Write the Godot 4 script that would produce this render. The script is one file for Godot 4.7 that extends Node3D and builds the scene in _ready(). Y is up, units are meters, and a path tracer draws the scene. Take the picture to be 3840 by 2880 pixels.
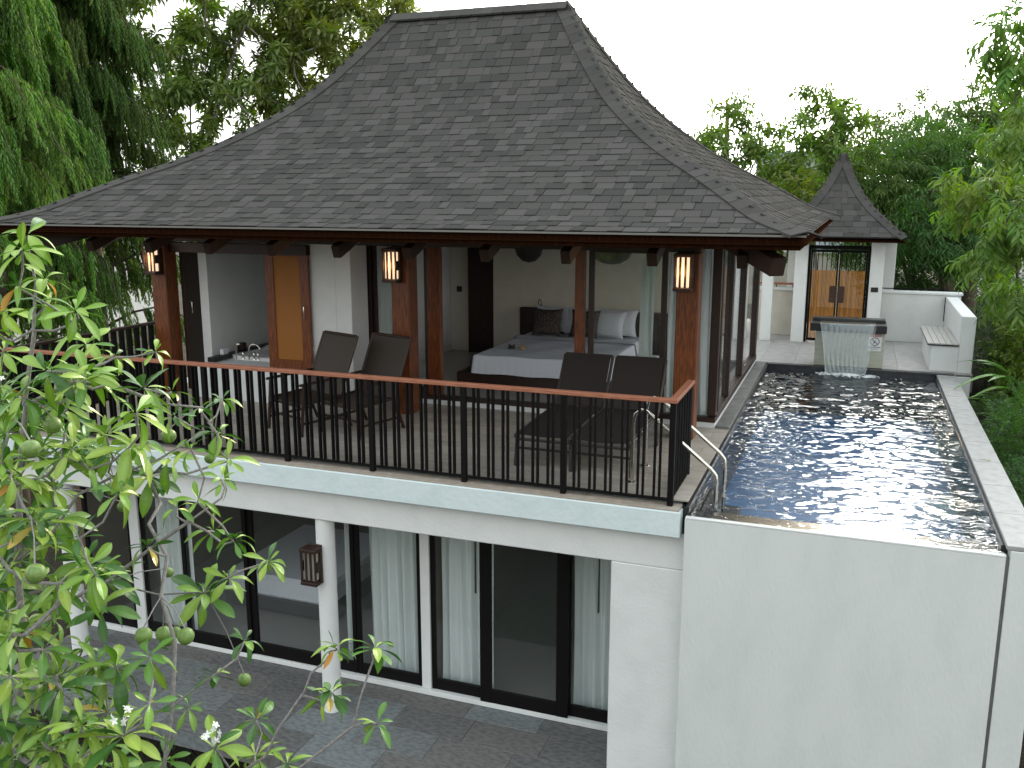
extends Node3D
# Two-storey hillside villa with pool, seen from a tree in front of it. y up, metres, balcony deck at y = 0.
var M := {}
var rng := RandomNumberGenerator.new()
var taken := {}
var boxes := {}

# ---------- bookkeeping ----------
func numbered(n: String) -> String:
	taken[n] = taken.get(n, 0) + 1
	return n if taken[n] == 1 else "%s_%03d" % [n, taken[n] - 1]

func tag(o: Node3D, label: String, category: String, group := "", kind := "") -> Node3D:
	if label: o.set_meta("label", label)
	if category: o.set_meta("category", category)
	if group: o.set_meta("group", group)
	if kind: o.set_meta("kind", kind)
	return o

func thing(called: String, label: String, category: String, at := Vector3.ZERO, turn := 0.0, group := "") -> Node3D:
	var o := Node3D.new()
	o.name = numbered(called)
	add_child(o)
	o.position = at
	o.rotation.y = turn
	return tag(o, label, category, group)

func structure(called: String, at := Vector3.ZERO) -> Node3D:
	var o := Node3D.new()
	o.name = numbered(called)
	add_child(o)
	o.position = at
	o.set_meta("kind", "structure")
	return o

func off(p: Node) -> Vector3:   # world origin of an unturned parent
	var v := Vector3.ZERO
	while p is Node3D and p != self:
		v += p.position
		p = p.get_parent()
	return v

func put(called: String, mesh: Mesh, m: Material, parent: Node, xf := Transform3D()) -> MeshInstance3D:   # in the parent's own axes
	var o := MeshInstance3D.new()
	o.mesh = mesh
	o.material_override = m
	o.transform = xf
	if parent == self:
		o.name = numbered(called)
		add_child(o)
	else:
		o.name = called
		parent.add_child(o, true)
	return o

func piece(called: String, st, m: Material, parent: Node) -> MeshInstance3D:   # shape given in world coordinates
	var mesh: Mesh = st.commit() if st is SurfaceTool else st
	return put(called, mesh, m, parent, Transform3D(Basis(), -off(parent)))

# ---------- shapes ----------
func ns() -> SurfaceTool:
	var s := SurfaceTool.new()
	s.begin(Mesh.PRIMITIVE_TRIANGLES)
	return s

func tri(s: SurfaceTool, a: Vector3, b: Vector3, c: Vector3, n: Vector3) -> void:
	s.set_normal(n)
	if (b - a).cross(c - a).dot(n) > 0.0:
		s.add_vertex(a); s.add_vertex(c); s.add_vertex(b)
	else:
		s.add_vertex(a); s.add_vertex(b); s.add_vertex(c)

func quad(s: SurfaceTool, a: Vector3, b: Vector3, c: Vector3, d: Vector3, toward: Vector3) -> void:
	var n := (c - a).cross(d - b).normalized()
	if n.dot(toward) < 0.0: n = -n
	tri(s, a, b, c, n)
	tri(s, a, c, d, n)

func sbox(s: SurfaceTool, xf: Transform3D, size: Vector3, ch := 0.0) -> void:   # box about the origin of xf, edges chamfered
	var h := size * 0.5
	ch = minf(ch, minf(h.x, minf(h.y, h.z)) * 0.6)
	for ax in 3:
		for sg in [-1.0, 1.0]:
			var u := (ax + 1) % 3
			var v := (ax + 2) % 3
			var q := []
			for k in [[-1, -1], [1, -1], [1, 1], [-1, 1]]:
				var p := Vector3.ZERO
				p[ax] = sg * h[ax]
				p[u] = k[0] * (h[u] - ch)
				p[v] = k[1] * (h[v] - ch)
				q.append(xf * p)
			var n := Vector3.ZERO
			n[ax] = sg
			quad(s, q[0], q[1], q[2], q[3], xf.basis * n)
	if ch <= 0.0: return
	for ax in 3:
		var u := (ax + 1) % 3
		var v := (ax + 2) % 3
		for a in [-1.0, 1.0]:
			for b in [-1.0, 1.0]:
				var q := []
				for k in [[-1, 0], [1, 0], [1, 1], [-1, 1]]:
					var p := Vector3.ZERO
					p[ax] = k[0] * (h[ax] - ch)
					p[u] = a * (h[u] - (ch if k[1] == 0 else 0.0))
					p[v] = b * (h[v] - (0.0 if k[1] == 0 else ch))
					q.append(xf * p)
				var n := Vector3.ZERO
				n[u] = a
				n[v] = b
				quad(s, q[0], q[1], q[2], q[3], xf.basis * n)
	for a in [-1.0, 1.0]:
		for b in [-1.0, 1.0]:
			for c in [-1.0, 1.0]:
				var n := Vector3(a, b, c)
				var q0 := Vector3(a * h.x, b * (h.y - ch), c * (h.z - ch))
				var q1 := Vector3(a * (h.x - ch), b * h.y, c * (h.z - ch))
				var q2 := Vector3(a * (h.x - ch), b * (h.y - ch), c * h.z)
				tri(s, xf * q0, xf * q1, xf * q2, (xf.basis * n).normalized())

func box_mesh(size: Vector3, ch: float) -> ArrayMesh:
	var key := "%.3f %.3f %.3f %.4f" % [size.x, size.y, size.z, ch]
	if not boxes.has(key):
		var s := ns()
		sbox(s, Transform3D(), size, ch)
		boxes[key] = s.commit()
	return boxes[key]

func bl(called: String, parent: Node, m: Material, c: Vector3, size: Vector3, ch := 0.004, basis := Basis()) -> MeshInstance3D:   # local box by centre
	return put(called, box_mesh(size, ch), m, parent, Transform3D(basis, c))

func bb(called: String, parent: Node, m: Material, x0: float, y0: float, z0: float, x1: float, y1: float, z1: float, ch := 0.004) -> MeshInstance3D:   # world box by corners
	var a := Vector3(minf(x0, x1), minf(y0, y1), minf(z0, z1))
	var b := Vector3(maxf(x0, x1), maxf(y0, y1), maxf(z0, z1))
	return bl(called, parent, m, (a + b) * 0.5 - off(parent), b - a, ch)

func beam(called: String, parent: Node, m: Material, a: Vector3, b: Vector3, w: float, h: float, ch := 0.006, world := true) -> MeshInstance3D:   # a bar from a to b
	var z := (b - a).normalized()
	var x := Vector3.UP.cross(z)
	x = Vector3.RIGHT if x.length() < 0.01 else x.normalized()
	var o := off(parent) if world else Vector3.ZERO
	return bl(called, parent, m, (a + b) * 0.5 - o, Vector3(w, h, (b - a).length()), ch, Basis(x, z.cross(x), z))

func tube(s: SurfaceTool, pts: Array, rad: Array, sides := 8, caps := true) -> void:
	var rings := []
	var x := Vector3.ZERO
	for i in pts.size():
		var t: Vector3 = (pts[mini(i + 1, pts.size() - 1)] - pts[maxi(i - 1, 0)])
		t = t.normalized() if t.length() > 1e-6 else Vector3.UP
		if x == Vector3.ZERO: x = t.cross(Vector3(0.3, 0.2, 0.93)).normalized()
		x = (x - t * x.dot(t)).normalized()
		var y := t.cross(x)
		var r := []
		for k in sides:
			var a := TAU * k / sides
			var n := x * cos(a) + y * sin(a)
			r.append([pts[i] + n * rad[i], n])
		rings.append(r)
	for i in rings.size() - 1:
		for k in sides:
			var p = rings[i][k]
			var q = rings[i][(k + 1) % sides]
			var r = rings[i + 1][(k + 1) % sides]
			var w = rings[i + 1][k]
			smooth_tri(s, p, q, r)
			smooth_tri(s, p, r, w)
	if caps:
		for e in [[0, -1.0], [rings.size() - 1, 1.0]]:
			var r = rings[e[0]]
			var i: int = e[0]
			var t: Vector3 = (pts[mini(i + 1, pts.size() - 1)] - pts[maxi(i - 1, 0)]) * e[1]
			for k in range(1, sides - 1):
				tri(s, r[0][0], r[k][0], r[k + 1][0], t.normalized())

func smooth_tri(s: SurfaceTool, a: Array, b: Array, c: Array) -> void:
	var n: Vector3 = a[1] + b[1] + c[1]
	if (b[0] - a[0]).cross(c[0] - a[0]).dot(n) > 0.0:
		var q := b
		b = c
		c = q
	for v in [a, b, c]:
		s.set_normal(v[1])
		s.add_vertex(v[0])

func lathe(s: SurfaceTool, prof: Array, sides := 16, xf := Transform3D()) -> void:   # prof: Vector2(radius, height) from the bottom up
	var rings := []
	for i in prof.size():
		var t: Vector2 = prof[mini(i + 1, prof.size() - 1)] - prof[maxi(i - 1, 0)]
		var n2 := Vector2(t.y, -t.x).normalized()
		var r := []
		for k in sides:
			var a := TAU * k / sides
			r.append([xf * Vector3(prof[i].x * cos(a), prof[i].y, prof[i].x * sin(a)), (xf.basis * Vector3(n2.x * cos(a), n2.y, n2.x * sin(a))).normalized()])
		rings.append(r)
	for i in rings.size() - 1:
		for k in sides:
			smooth_tri(s, rings[i][k], rings[i][(k + 1) % sides], rings[i + 1][(k + 1) % sides])
			smooth_tri(s, rings[i][k], rings[i + 1][(k + 1) % sides], rings[i + 1][k])

func grid(s: SurfaceTool, nu: int, nv: int, f: Callable) -> void:   # smooth sheet from f(u, v) in 0..1
	var p := []
	for j in nv + 1:
		for i in nu + 1:
			p.append(f.call(float(i) / nu, float(j) / nv))
	var nrm := []
	for j in nv + 1:
		for i in nu + 1:
			var du: Vector3 = p[j * (nu + 1) + mini(i + 1, nu)] - p[j * (nu + 1) + maxi(i - 1, 0)]
			var dv: Vector3 = p[mini(j + 1, nv) * (nu + 1) + i] - p[maxi(j - 1, 0) * (nu + 1) + i]
			nrm.append(dv.cross(du).normalized())
	for k in p.size():
		s.set_normal(nrm[k])
		s.set_uv(Vector2(float(k % (nu + 1)) / nu, float(k / (nu + 1)) / nv))
		s.add_vertex(p[k])
	for j in nv:
		for i in nu:
			var a := j * (nu + 1) + i
			for k in [a, a + 1, a + nu + 1, a + 1, a + nu + 2, a + nu + 1]: s.add_index(k)

# ---------- materials ----------
func noise_image(sd: int, freq: float, oct: int, size: int, kind := FastNoiseLite.TYPE_SIMPLEX_SMOOTH) -> Image:
	var n := FastNoiseLite.new()
	n.seed = sd
	n.noise_type = kind
	n.frequency = freq
	n.fractal_octaves = oct
	return n.get_seamless_image(size, size)

func ramp_tex(img: Image, cols: Array, stretch := Vector2.ONE) -> ImageTexture:   # grey noise to colours; cols are linear
	var w := img.get_width()
	var g := img.get_data()
	var ch := g.size() / (w * w)
	var out := PackedByteArray()
	out.resize(w * w * 3)
	var lut := []
	for k in 256:
		var t := k / 255.0 * (cols.size() - 1)
		var i := mini(int(t), cols.size() - 2)
		lut.append((cols[i] as Color).lerp(cols[i + 1], t - i).linear_to_srgb())
	for y in w:
		for x in w:
			var c: Color = lut[g[(int(y * stretch.y) % w * w + int(x * stretch.x) % w) * ch]]
			var o := (y * w + x) * 3
			out[o] = int(c.r * 255)
			out[o + 1] = int(c.g * 255)
			out[o + 2] = int(c.b * 255)
	return ImageTexture.create_from_image(Image.create_from_data(w, w, false, Image.FORMAT_RGB8, out))

func mat(r: float, g: float, b: float, rough := 0.8, metal := 0.0) -> StandardMaterial3D:   # real (linear) base colour
	var m := StandardMaterial3D.new()
	m.albedo_color = Color(r, g, b).linear_to_srgb()
	m.roughness = rough
	m.metallic = metal
	m.cull_mode = BaseMaterial3D.CULL_DISABLED
	return m

func tmat(tex: Texture2D, scale: Vector3, rough := 0.8, height: Texture2D = null, hcm := 0.0) -> StandardMaterial3D:
	var m := mat(1, 1, 1, rough)
	m.albedo_texture = tex
	m.uv1_triplanar = true
	m.uv1_world_triplanar = true
	m.uv1_scale = scale
	if height:
		m.heightmap_enabled = true
		m.heightmap_texture = height
		m.heightmap_scale = hcm
	return m

func leaf_mat(back: Color, rough := 0.45) -> StandardMaterial3D:
	var m := mat(1, 1, 1, rough)
	m.vertex_color_use_as_albedo = true
	m.backlight_enabled = true
	m.backlight = back
	return m

func glass(alpha: float, tint := Color(0.8, 0.9, 0.88)) -> StandardMaterial3D:
	var m := StandardMaterial3D.new()
	m.albedo_color = Color(tint.r, tint.g, tint.b, alpha)
	m.transparency = BaseMaterial3D.TRANSPARENCY_ALPHA
	m.roughness = 0.02
	m.cull_mode = BaseMaterial3D.CULL_DISABLED
	return m

func make_materials() -> void:
	var fine := noise_image(3, 0.06, 4, 512)
	var broad := noise_image(5, 0.012, 5, 512)
	var ft := ImageTexture.create_from_image(fine)
	var bt := ImageTexture.create_from_image(broad)
	var grit := noise_image(8, 0.3, 2, 256)
	var gt := ImageTexture.create_from_image(grit)
	M.white = tmat(ramp_tex(broad, [Color(0.655, 0.675, 0.665), Color(0.70, 0.72, 0.71), Color(0.72, 0.74, 0.73)]), Vector3(0.35, 0.35, 0.35), 0.9, gt, 0.3)
	M.pool_wall = tmat(ramp_tex(noise_image(12, 0.01, 6, 512), [Color(0.605, 0.638, 0.62), Color(0.645, 0.675, 0.66), Color(0.66, 0.69, 0.675)]), Vector3(0.42, 0.16, 0.42), 0.92, gt, 0.35)
	M.cream = tmat(ramp_tex(broad, [Color(0.52, 0.49, 0.42), Color(0.62, 0.59, 0.52)]), Vector3(0.4, 0.4, 0.4), 0.9, ft, 0.3)
	M.inner = tmat(ramp_tex(broad, [Color(0.66, 0.61, 0.51), Color(0.73, 0.68, 0.58)]), Vector3(0.5, 0.5, 0.5), 0.9)
	var grain := ramp_tex(noise_image(21, 0.03, 5, 512), [Color(0.05, 0.011, 0.002), Color(0.15, 0.037, 0.005), Color(0.26, 0.075, 0.010)])
	M.wood = tmat(grain, Vector3(2.2, 0.25, 2.2), 0.42)
	var dark := ramp_tex(noise_image(22, 0.03, 5, 512), [Color(0.012, 0.005, 0.003), Color(0.026, 0.010, 0.005), Color(0.040, 0.016, 0.008)])
	M.dark_wood = tmat(dark, Vector3(2.0, 0.4, 2.0), 0.5)
	M.rail_wood = tmat(ramp_tex(noise_image(23, 0.03, 5, 512), [Color(0.20, 0.075, 0.038), Color(0.33, 0.125, 0.07), Color(0.40, 0.17, 0.10)]), Vector3(0.4, 3.0, 3.0), 0.6)
	M.weave = tmat(ramp_tex(noise_image(24, 0.09, 4, 512), [Color(0.17, 0.055, 0.005), Color(0.32, 0.115, 0.010), Color(0.42, 0.17, 0.02)]), Vector3(1.5, 3.5, 1.5), 0.6, gt, 0.25)
	M.bamboo = tmat(ramp_tex(noise_image(25, 0.04, 5, 512), [Color(0.34, 0.13, 0.010), Color(0.54, 0.22, 0.020), Color(0.64, 0.31, 0.045)]), Vector3(3.0, 0.12, 3.0), 0.5)
	M.bamboo.vertex_color_use_as_albedo = true
	M.black = mat(0.012, 0.012, 0.013, 0.4)
	M.black_metal = mat(0.006, 0.0055, 0.0055, 0.45)
	M.black_metal.metallic_specular = 0.25
	M.black_metal.roughness = 0.6
	M.chrome = mat(0.62, 0.60, 0.54, 0.22, 1.0)
	M.stone_edge = tmat(ramp_tex(broad, [Color(0.30, 0.25, 0.20), Color(0.42, 0.37, 0.31)]), Vector3(1.2, 1.2, 1.2), 0.8)
	M.deck = []
	for k in 4:
		var v := [0.93, 1.0, 1.06, 0.98][k] as float
		M.deck.append(tmat(ramp_tex(noise_image(30 + k, 0.02, 5, 256), [Color(0.32, 0.29, 0.245) * v, Color(0.43, 0.395, 0.345) * v, Color(0.48, 0.445, 0.39) * v]), Vector3(0.35, 1.0, 2.4), 0.6))
	M.slate = []
	var sc := [[Color(0.075, 0.08, 0.08), Color(0.15, 0.16, 0.158), Color(0.19, 0.20, 0.20)], [Color(0.075, 0.075, 0.07), Color(0.14, 0.138, 0.13), Color(0.18, 0.176, 0.165)], [Color(0.085, 0.097, 0.10), Color(0.165, 0.182, 0.187), Color(0.21, 0.228, 0.23)], [Color(0.06, 0.061, 0.06), Color(0.12, 0.122, 0.12), Color(0.16, 0.162, 0.16)]]
	var sh := ImageTexture.create_from_image(noise_image(41, 0.02, 6, 512, FastNoiseLite.TYPE_CELLULAR))
	for k in 4:
		M.slate.append(tmat(ramp_tex(noise_image(50 + k, 0.025, 6, 512), sc[k]), Vector3(0.7, 0.7, 1.5), 0.6, sh, 0.12))
	M.court = []
	for k in 3:
		var v := [0.94, 1.0, 1.05][k] as float
		M.court.append(tmat(ramp_tex(noise_image(60 + k, 0.02, 5, 256), [Color(0.33, 0.32, 0.31) * v, Color(0.45, 0.44, 0.425) * v]), Vector3(0.8, 0.8, 0.8), 0.55))
	M.coping = tmat(ramp_tex(noise_image(64, 0.02, 6, 512), [Color(0.25, 0.255, 0.25), Color(0.315, 0.32, 0.315), Color(0.345, 0.35, 0.345)]), Vector3(0.7, 0.7, 0.7), 0.7)
	M.grey_coping = tmat(ramp_tex(noise_image(65, 0.02, 6, 256), [Color(0.10, 0.105, 0.10), Color(0.17, 0.175, 0.17)]), Vector3(0.8, 0.8, 0.8), 0.6)
	M.dark_tile = tmat(ramp_tex(noise_image(66, 0.03, 5, 256), [Color(0.012, 0.014, 0.015), Color(0.03, 0.034, 0.036)]), Vector3(1, 1, 1), 0.35)
	M.pool_tile = tmat(ramp_tex(noise_image(67, 0.03, 5, 256), [Color(0.006, 0.075, 0.20), Color(0.010, 0.12, 0.30), Color(0.018, 0.16, 0.38)]), Vector3(0.6, 0.6, 0.6), 0.4)
	M.fountain_stone = tmat(ramp_tex(noise_image(68, 0.03, 5, 256), [Color(0.36, 0.37, 0.29), Color(0.47, 0.47, 0.385)]), Vector3(0.4, 2.2, 0.4), 0.7)
	M.room_floor = mat(0.42, 0.41, 0.39, 0.16)
	M.soil = tmat(ramp_tex(noise_image(70, 0.03, 6, 512), [Color(0.010, 0.009, 0.006), Color(0.026, 0.021, 0.013), Color(0.045, 0.042, 0.022)]), Vector3(0.5, 0.5, 0.5), 0.95, ft, 3.0)
	M.bark = tmat(ramp_tex(noise_image(71, 0.05, 5, 256), [Color(0.12, 0.11, 0.105), Color(0.25, 0.235, 0.225), Color(0.37, 0.35, 0.335)]), Vector3(6, 2, 6), 0.9, ft, 0.4)
	M.dark_bark = tmat(ramp_tex(noise_image(72, 0.05, 5, 256), [Color(0.03, 0.022, 0.016), Color(0.08, 0.062, 0.045), Color(0.12, 0.10, 0.06)]), Vector3(2, 0.8, 2), 0.95, ft, 1.0)
	var granules := ramp_tex(noise_image(73, 0.35, 3, 256), [Color(0.55, 0.55, 0.55), Color(1, 1, 1), Color(1.0, 1.0, 1.0)])
	M.shingle = tmat(granules, Vector3(1.6, 1.6, 1.6), 0.95)
	M.shingle.vertex_color_use_as_albedo = true
	M.shingle.metallic_specular = 0.0
	M.fascia = M.dark_wood.duplicate()
	M.fascia.metallic_specular = 0.0
	M.fascia.roughness = 0.9
	M.sheath = mat(0.05, 0.05, 0.05, 0.95)
	M.sheet = tmat(ramp_tex(noise_image(74, 0.05, 4, 256), [Color(0.66, 0.70, 0.76), Color(0.78, 0.80, 0.83)]), Vector3(2, 2, 2), 0.9)
	M.quilt = tmat(ramp_tex(noise_image(76, 0.05, 4, 256), [Color(0.68, 0.74, 0.83), Color(0.76, 0.81, 0.88)]), Vector3(2, 2, 2), 0.85)
	M.cushion = tmat(ramp_tex(noise_image(75, 0.05, 5, 256), [Color(0.012, 0.008, 0.007), Color(0.035, 0.022, 0.018), Color(0.22, 0.17, 0.14)]), Vector3(2.2, 2.2, 2.2), 0.7)
	M.sling = tmat(ramp_tex(noise_image(77, 0.2, 3, 256), [Color(0.010, 0.007, 0.006), Color(0.026, 0.019, 0.015)]), Vector3(2, 2, 2), 0.75)
	M.bronze = mat(0.06, 0.052, 0.047, 0.45, 0.3)
	M.rattan = tmat(ramp_tex(noise_image(78, 0.16, 3, 256), [Color(0.012, 0.008, 0.005), Color(0.032, 0.022, 0.015), Color(0.06, 0.043, 0.03)]), Vector3(2, 2, 2), 0.6)
	M.tub = mat(0.78, 0.80, 0.81, 0.15)
	M.curtain = mat(0.70, 0.77, 0.76, 0.95)
	M.curtain.backlight_enabled = true
	M.curtain.backlight = Color(0.45, 0.5, 0.48)
	M.pane = glass(0.015)
	M.water = glass(0.02, Color(0.25, 0.45, 0.60))
	M.water.roughness = 0.015
	M.fall = glass(0.3, Color(0.86, 0.92, 0.92))
	M.foam = mat(0.86, 0.88, 0.89, 0.6)
	M.lamp_glow = mat(0.8, 0.62, 0.42, 0.6)
	M.lamp_glow.emission_enabled = true
	M.lamp_glow.emission = Color(1.0, 0.86, 0.72)
	M.lamp_glow.emission_energy_multiplier = 0.85
	M.lamp_paper = mat(0.42, 0.40, 0.35, 0.8)
	M.leaf = leaf_mat(Color(0.40, 0.55, 0.12), 0.34)
	M.far_leaf = leaf_mat(Color(0.85, 0.95, 0.28), 0.6)
	M.fruit = tmat(ramp_tex(noise_image(80, 0.02, 5, 256), [Color(0.07, 0.15, 0.03), Color(0.14, 0.24, 0.05), Color(0.27, 0.30, 0.12)]), Vector3(9, 9, 9), 0.45)
	M.petal = mat(0.80, 0.82, 0.76, 0.7)
	M.sign_white = mat(0.72, 0.72, 0.70, 0.6)
	M.sign_black = mat(0.02, 0.02, 0.03, 0.6)
	M.sign_red = mat(0.45, 0.10, 0.09, 0.6)
	M.wood_trim = tmat(ramp_tex(noise_image(26, 0.03, 5, 256), [Color(0.022, 0.008, 0.004), Color(0.045, 0.016, 0.008), Color(0.06, 0.024, 0.012)]), Vector3(0.4, 2.5, 2.5), 0.55)
	M.drip = mat(0.16, 0.155, 0.14, 0.6)
	M.tub_panel = mat(0.70, 0.74, 0.75, 0.5)
	M.slab_paint = tmat(ramp_tex(broad, [Color(0.58, 0.67, 0.68), Color(0.635, 0.725, 0.735), Color(0.655, 0.74, 0.75)]), Vector3(0.35, 0.35, 0.35), 0.9, ft, 0.3)
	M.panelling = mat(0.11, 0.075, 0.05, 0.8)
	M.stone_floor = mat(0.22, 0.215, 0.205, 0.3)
	M.slate_edge = M.slate[3]
	M.bed_wood = tmat(dark, Vector3(0.5, 3.0, 1.5), 0.4)
	M.tan = mat(0.42, 0.30, 0.17, 0.9)
	M.slat = tmat(ramp_tex(noise_image(27, 0.03, 5, 256), [Color(0.34, 0.33, 0.31), Color(0.46, 0.45, 0.425)]), Vector3(3.0, 3.0, 0.4), 0.7)
	M.fall_streak = glass(0.45, Color(0.9, 0.93, 0.93))
	M.sign_blue = mat(0.05, 0.10, 0.17, 0.6)
	M.blue_cloth = mat(0.06, 0.22, 0.52, 0.8)
	M.far_wall = mat(0.42, 0.48, 0.55, 0.9)
	M.far_roof = mat(0.30, 0.35, 0.42, 0.8)
	M.stem = mat(0.07, 0.13, 0.03, 0.7)

# ---------- shingled roofs ----------
var tabs := []        # unit shingle tabs, thin and thick, in several tones

func make_tabs() -> void:
	for thick in 2:
		for k in 5:
			var v := [0.064, 0.073, 0.080, 0.086, 0.094][k] as float
			var top := Color(v * 1.02, v * 1.0, v * 0.93)
			var s := ns()
			for ax in 3:
				for sg in [0.0, 1.0]:
					var u := (ax + 1) % 3
					var w := (ax + 2) % 3
					var q := []
					for c in [[0, 0], [1, 0], [1, 1], [0, 1]]:
						var p := Vector3.ZERO
						p[ax] = sg
						p[u] = c[0]
						p[w] = c[1]
						q.append(p)
					var n := Vector3.ZERO
					n[ax] = sg * 2.0 - 1.0
					s.set_color(top)
					quad(s, q[0], q[1], q[2], q[3], n)
			tabs.append(s.commit())

func prof(s: float) -> float:   # height of the curved roof over its run
	var t := [0.0, 0.043, 0.115, 0.185, 0.25, 0.325, 0.415, 0.52, 0.655, 0.82, 1.0]
	var k := clampf(s, 0.0, 1.0) * 10.0
	var i := clampi(int(k), 0, 9)
	var f := k - i
	var a: float = t[i]
	var b: float = t[i + 1]
	var m0: float = (b - t[maxi(i - 1, 0)]) * (0.5 if i > 0 else 1.0)
	var m1: float = (t[mini(i + 2, 10)] - a) * (0.5 if i < 9 else 1.0)
	var f2 := f * f
	var f3 := f2 * f
	return a * (2 * f3 - 3 * f2 + 1) + m0 * (f3 - 2 * f2 + f) + b * (3 * f2 - 2 * f3) + m1 * (f3 - f2)

func roof_point(F: Dictionary, s: float, t: float) -> Vector3:
	var l: Vector3 = F.e0.lerp(F.r0, s)
	var r: Vector3 = F.e1.lerp(F.r1, s)
	var p := l.lerp(r, t)
	p.y = F.e0.y + (F.r0.y - F.e0.y) * prof(s)
	return p

func shingle_face(roof: Node3D, F: Dictionary, step: float, tab_w: float, singles: int, rest: SurfaceTool) -> int:
	var eave: Vector3 = (F.e1 - F.e0).normalized()
	var ss := [0.0]
	var acc := 0.0
	var last := roof_point(F, 0.0, 0.5)
	var base_mid: Vector3 = F.e0.lerp(F.e1, 0.5)
	var up_dir: Vector3 = F.r0.lerp(F.r1, 0.5) - base_mid
	up_dir -= eave * up_dir.dot(eave)
	for k in range(1, 1001):
		var s := k / 1000.0
		var p: Vector3 = base_mid + up_dir * s
		p.y = F.e0.y + (F.r0.y - F.e0.y) * prof(s)
		if k == 1: last = Vector3(base_mid.x, F.e0.y, base_mid.z)
		acc += p.distance_to(last)
		last = p
		if acc >= step * ss.size(): ss.append(s)
	var made := 0
	for i in ss.size():
		var s0: float = ss[i]
		var s1: float = ss[i + 1] if i + 1 < ss.size() else 1.0
		if s1 - s0 < 0.006: continue
		var sm := lerpf(s0, s1, 0.35)
		var L := roof_point(F, sm, 0.0)
		var R := roof_point(F, sm, 1.0)
		var wide := L.distance_to(R)
		var lo := roof_point(F, s0, 0.5)
		var hi := roof_point(F, minf(1.0, s1 + (s1 - s0) * 0.15), 0.5)
		var up := hi - lo
		up -= eave * up.dot(eave)
		var n := (-up).cross(eave).normalized()
		if n.y < 0.0: n = -n
		var x := -rng.randf() * tab_w
		var thick := rng.randi() % 2
		while x < wide:
			var w := tab_w * (rng.randf_range(0.45, 0.8) if thick == 0 else rng.randf_range(0.95, 1.4))
			var x0 := maxf(x, 0.0)
			var x1 := minf(x + w, wide)
			x += w
			thick = 1 - thick if rng.randf() < 0.75 else thick
			if x1 - x0 < 0.015: continue
			var lift := (0.0180 if thick == 1 else 0.0115) + rng.randf_range(-0.0004, 0.0004)
			var th := 0.0085 if thick == 1 else 0.0060
			var at := L + eave * x0
			at += (lo - at) - eave * (lo - at).dot(eave)   # onto the lower edge of this course
			var top := at + up
			var down := at + n * (lift - th) - top
			var xf := Transform3D(Basis(eave * (x1 - x0 - 0.005), n * th, down), top)
			if xf.basis.determinant() < 0.0:
				xf = Transform3D(Basis(-eave * (x1 - x0 - 0.005), n * th, down), top + eave * (x1 - x0 - 0.005))
			var mesh: ArrayMesh = tabs[thick * 5 + rng.randi() % 5]
			if made < singles:
				put("shingle", mesh, M.shingle, roof, Transform3D(xf.basis, xf.origin - off(roof)))
				made += 1
			else:
				rest.append_from(mesh, 0, xf)
	return made

func hip_caps(roof: Node3D, a: Vector3, b: Vector3, na: Vector3, nb: Vector3, step: float, half: float, straight := false) -> void:   # a: lower end, na / nb: level outward directions of the two faces
	var pts := []
	var n := 200
	var acc := 0.0
	var last := a
	for k in n + 1:
		var s := float(k) / n
		var p := a.lerp(b, s)
		if not straight: p.y = a.y + (b.y - a.y) * prof(s)
		acc += p.distance_to(last)
		if k == 0 or acc >= step:
			pts.append([p, s])
			acc = 0.0
		last = p
	pts.append([b, 1.0])
	for i in pts.size() - 1:
		var p: Vector3 = pts[i][0]
		var q: Vector3 = pts[i + 1][0]
		var d := (q - p)
		if d.length() < 0.03: continue
		q += d * 0.2
		var t := d.normalized()
		var nn := []
		for o in [na, nb]:   # direction lying in that face, square to the hip, pointing down it
			var along := Vector3(o.z, 0, -o.x)
			var f: Vector3 = along.cross(t)
			f = f.normalized() if f.length() > 0.05 else (o * 0.6 + Vector3.UP * 0.8)
			if f.y < 0.0: f = -f
			var g := f.cross(t).normalized()
			if g.dot(Vector3(o.x, -0.3, o.z)) < 0.0: g = -g
			nn.append([f, g])
		var upv: Vector3 = (nn[0][0] + nn[1][0]).normalized()
		var s := ns()
		var v := rng.randf_range(0.072, 0.092)
		for k in 2:
			var f: Vector3 = nn[k][0]
			var g: Vector3 = nn[k][1]
			var p0 := p + upv * 0.036
			var p1 := p + g * half + f * 0.031
			var q0 := q + upv * 0.033
			var q1 := q + g * half + f * 0.027
			s.set_color(Color(v * 1.02, v, v * 0.93))
			quad(s, p0, p1, q1, q0, f)
			quad(s, p0, p1, p1 - f * 0.010, p0 - upv * 0.010, -t)
			quad(s, p1, q1, q1 - f * 0.02, p1 - f * 0.03, g)
		piece("hip_cap" if not straight else "ridge_cap", s, M.shingle, roof)

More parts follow.
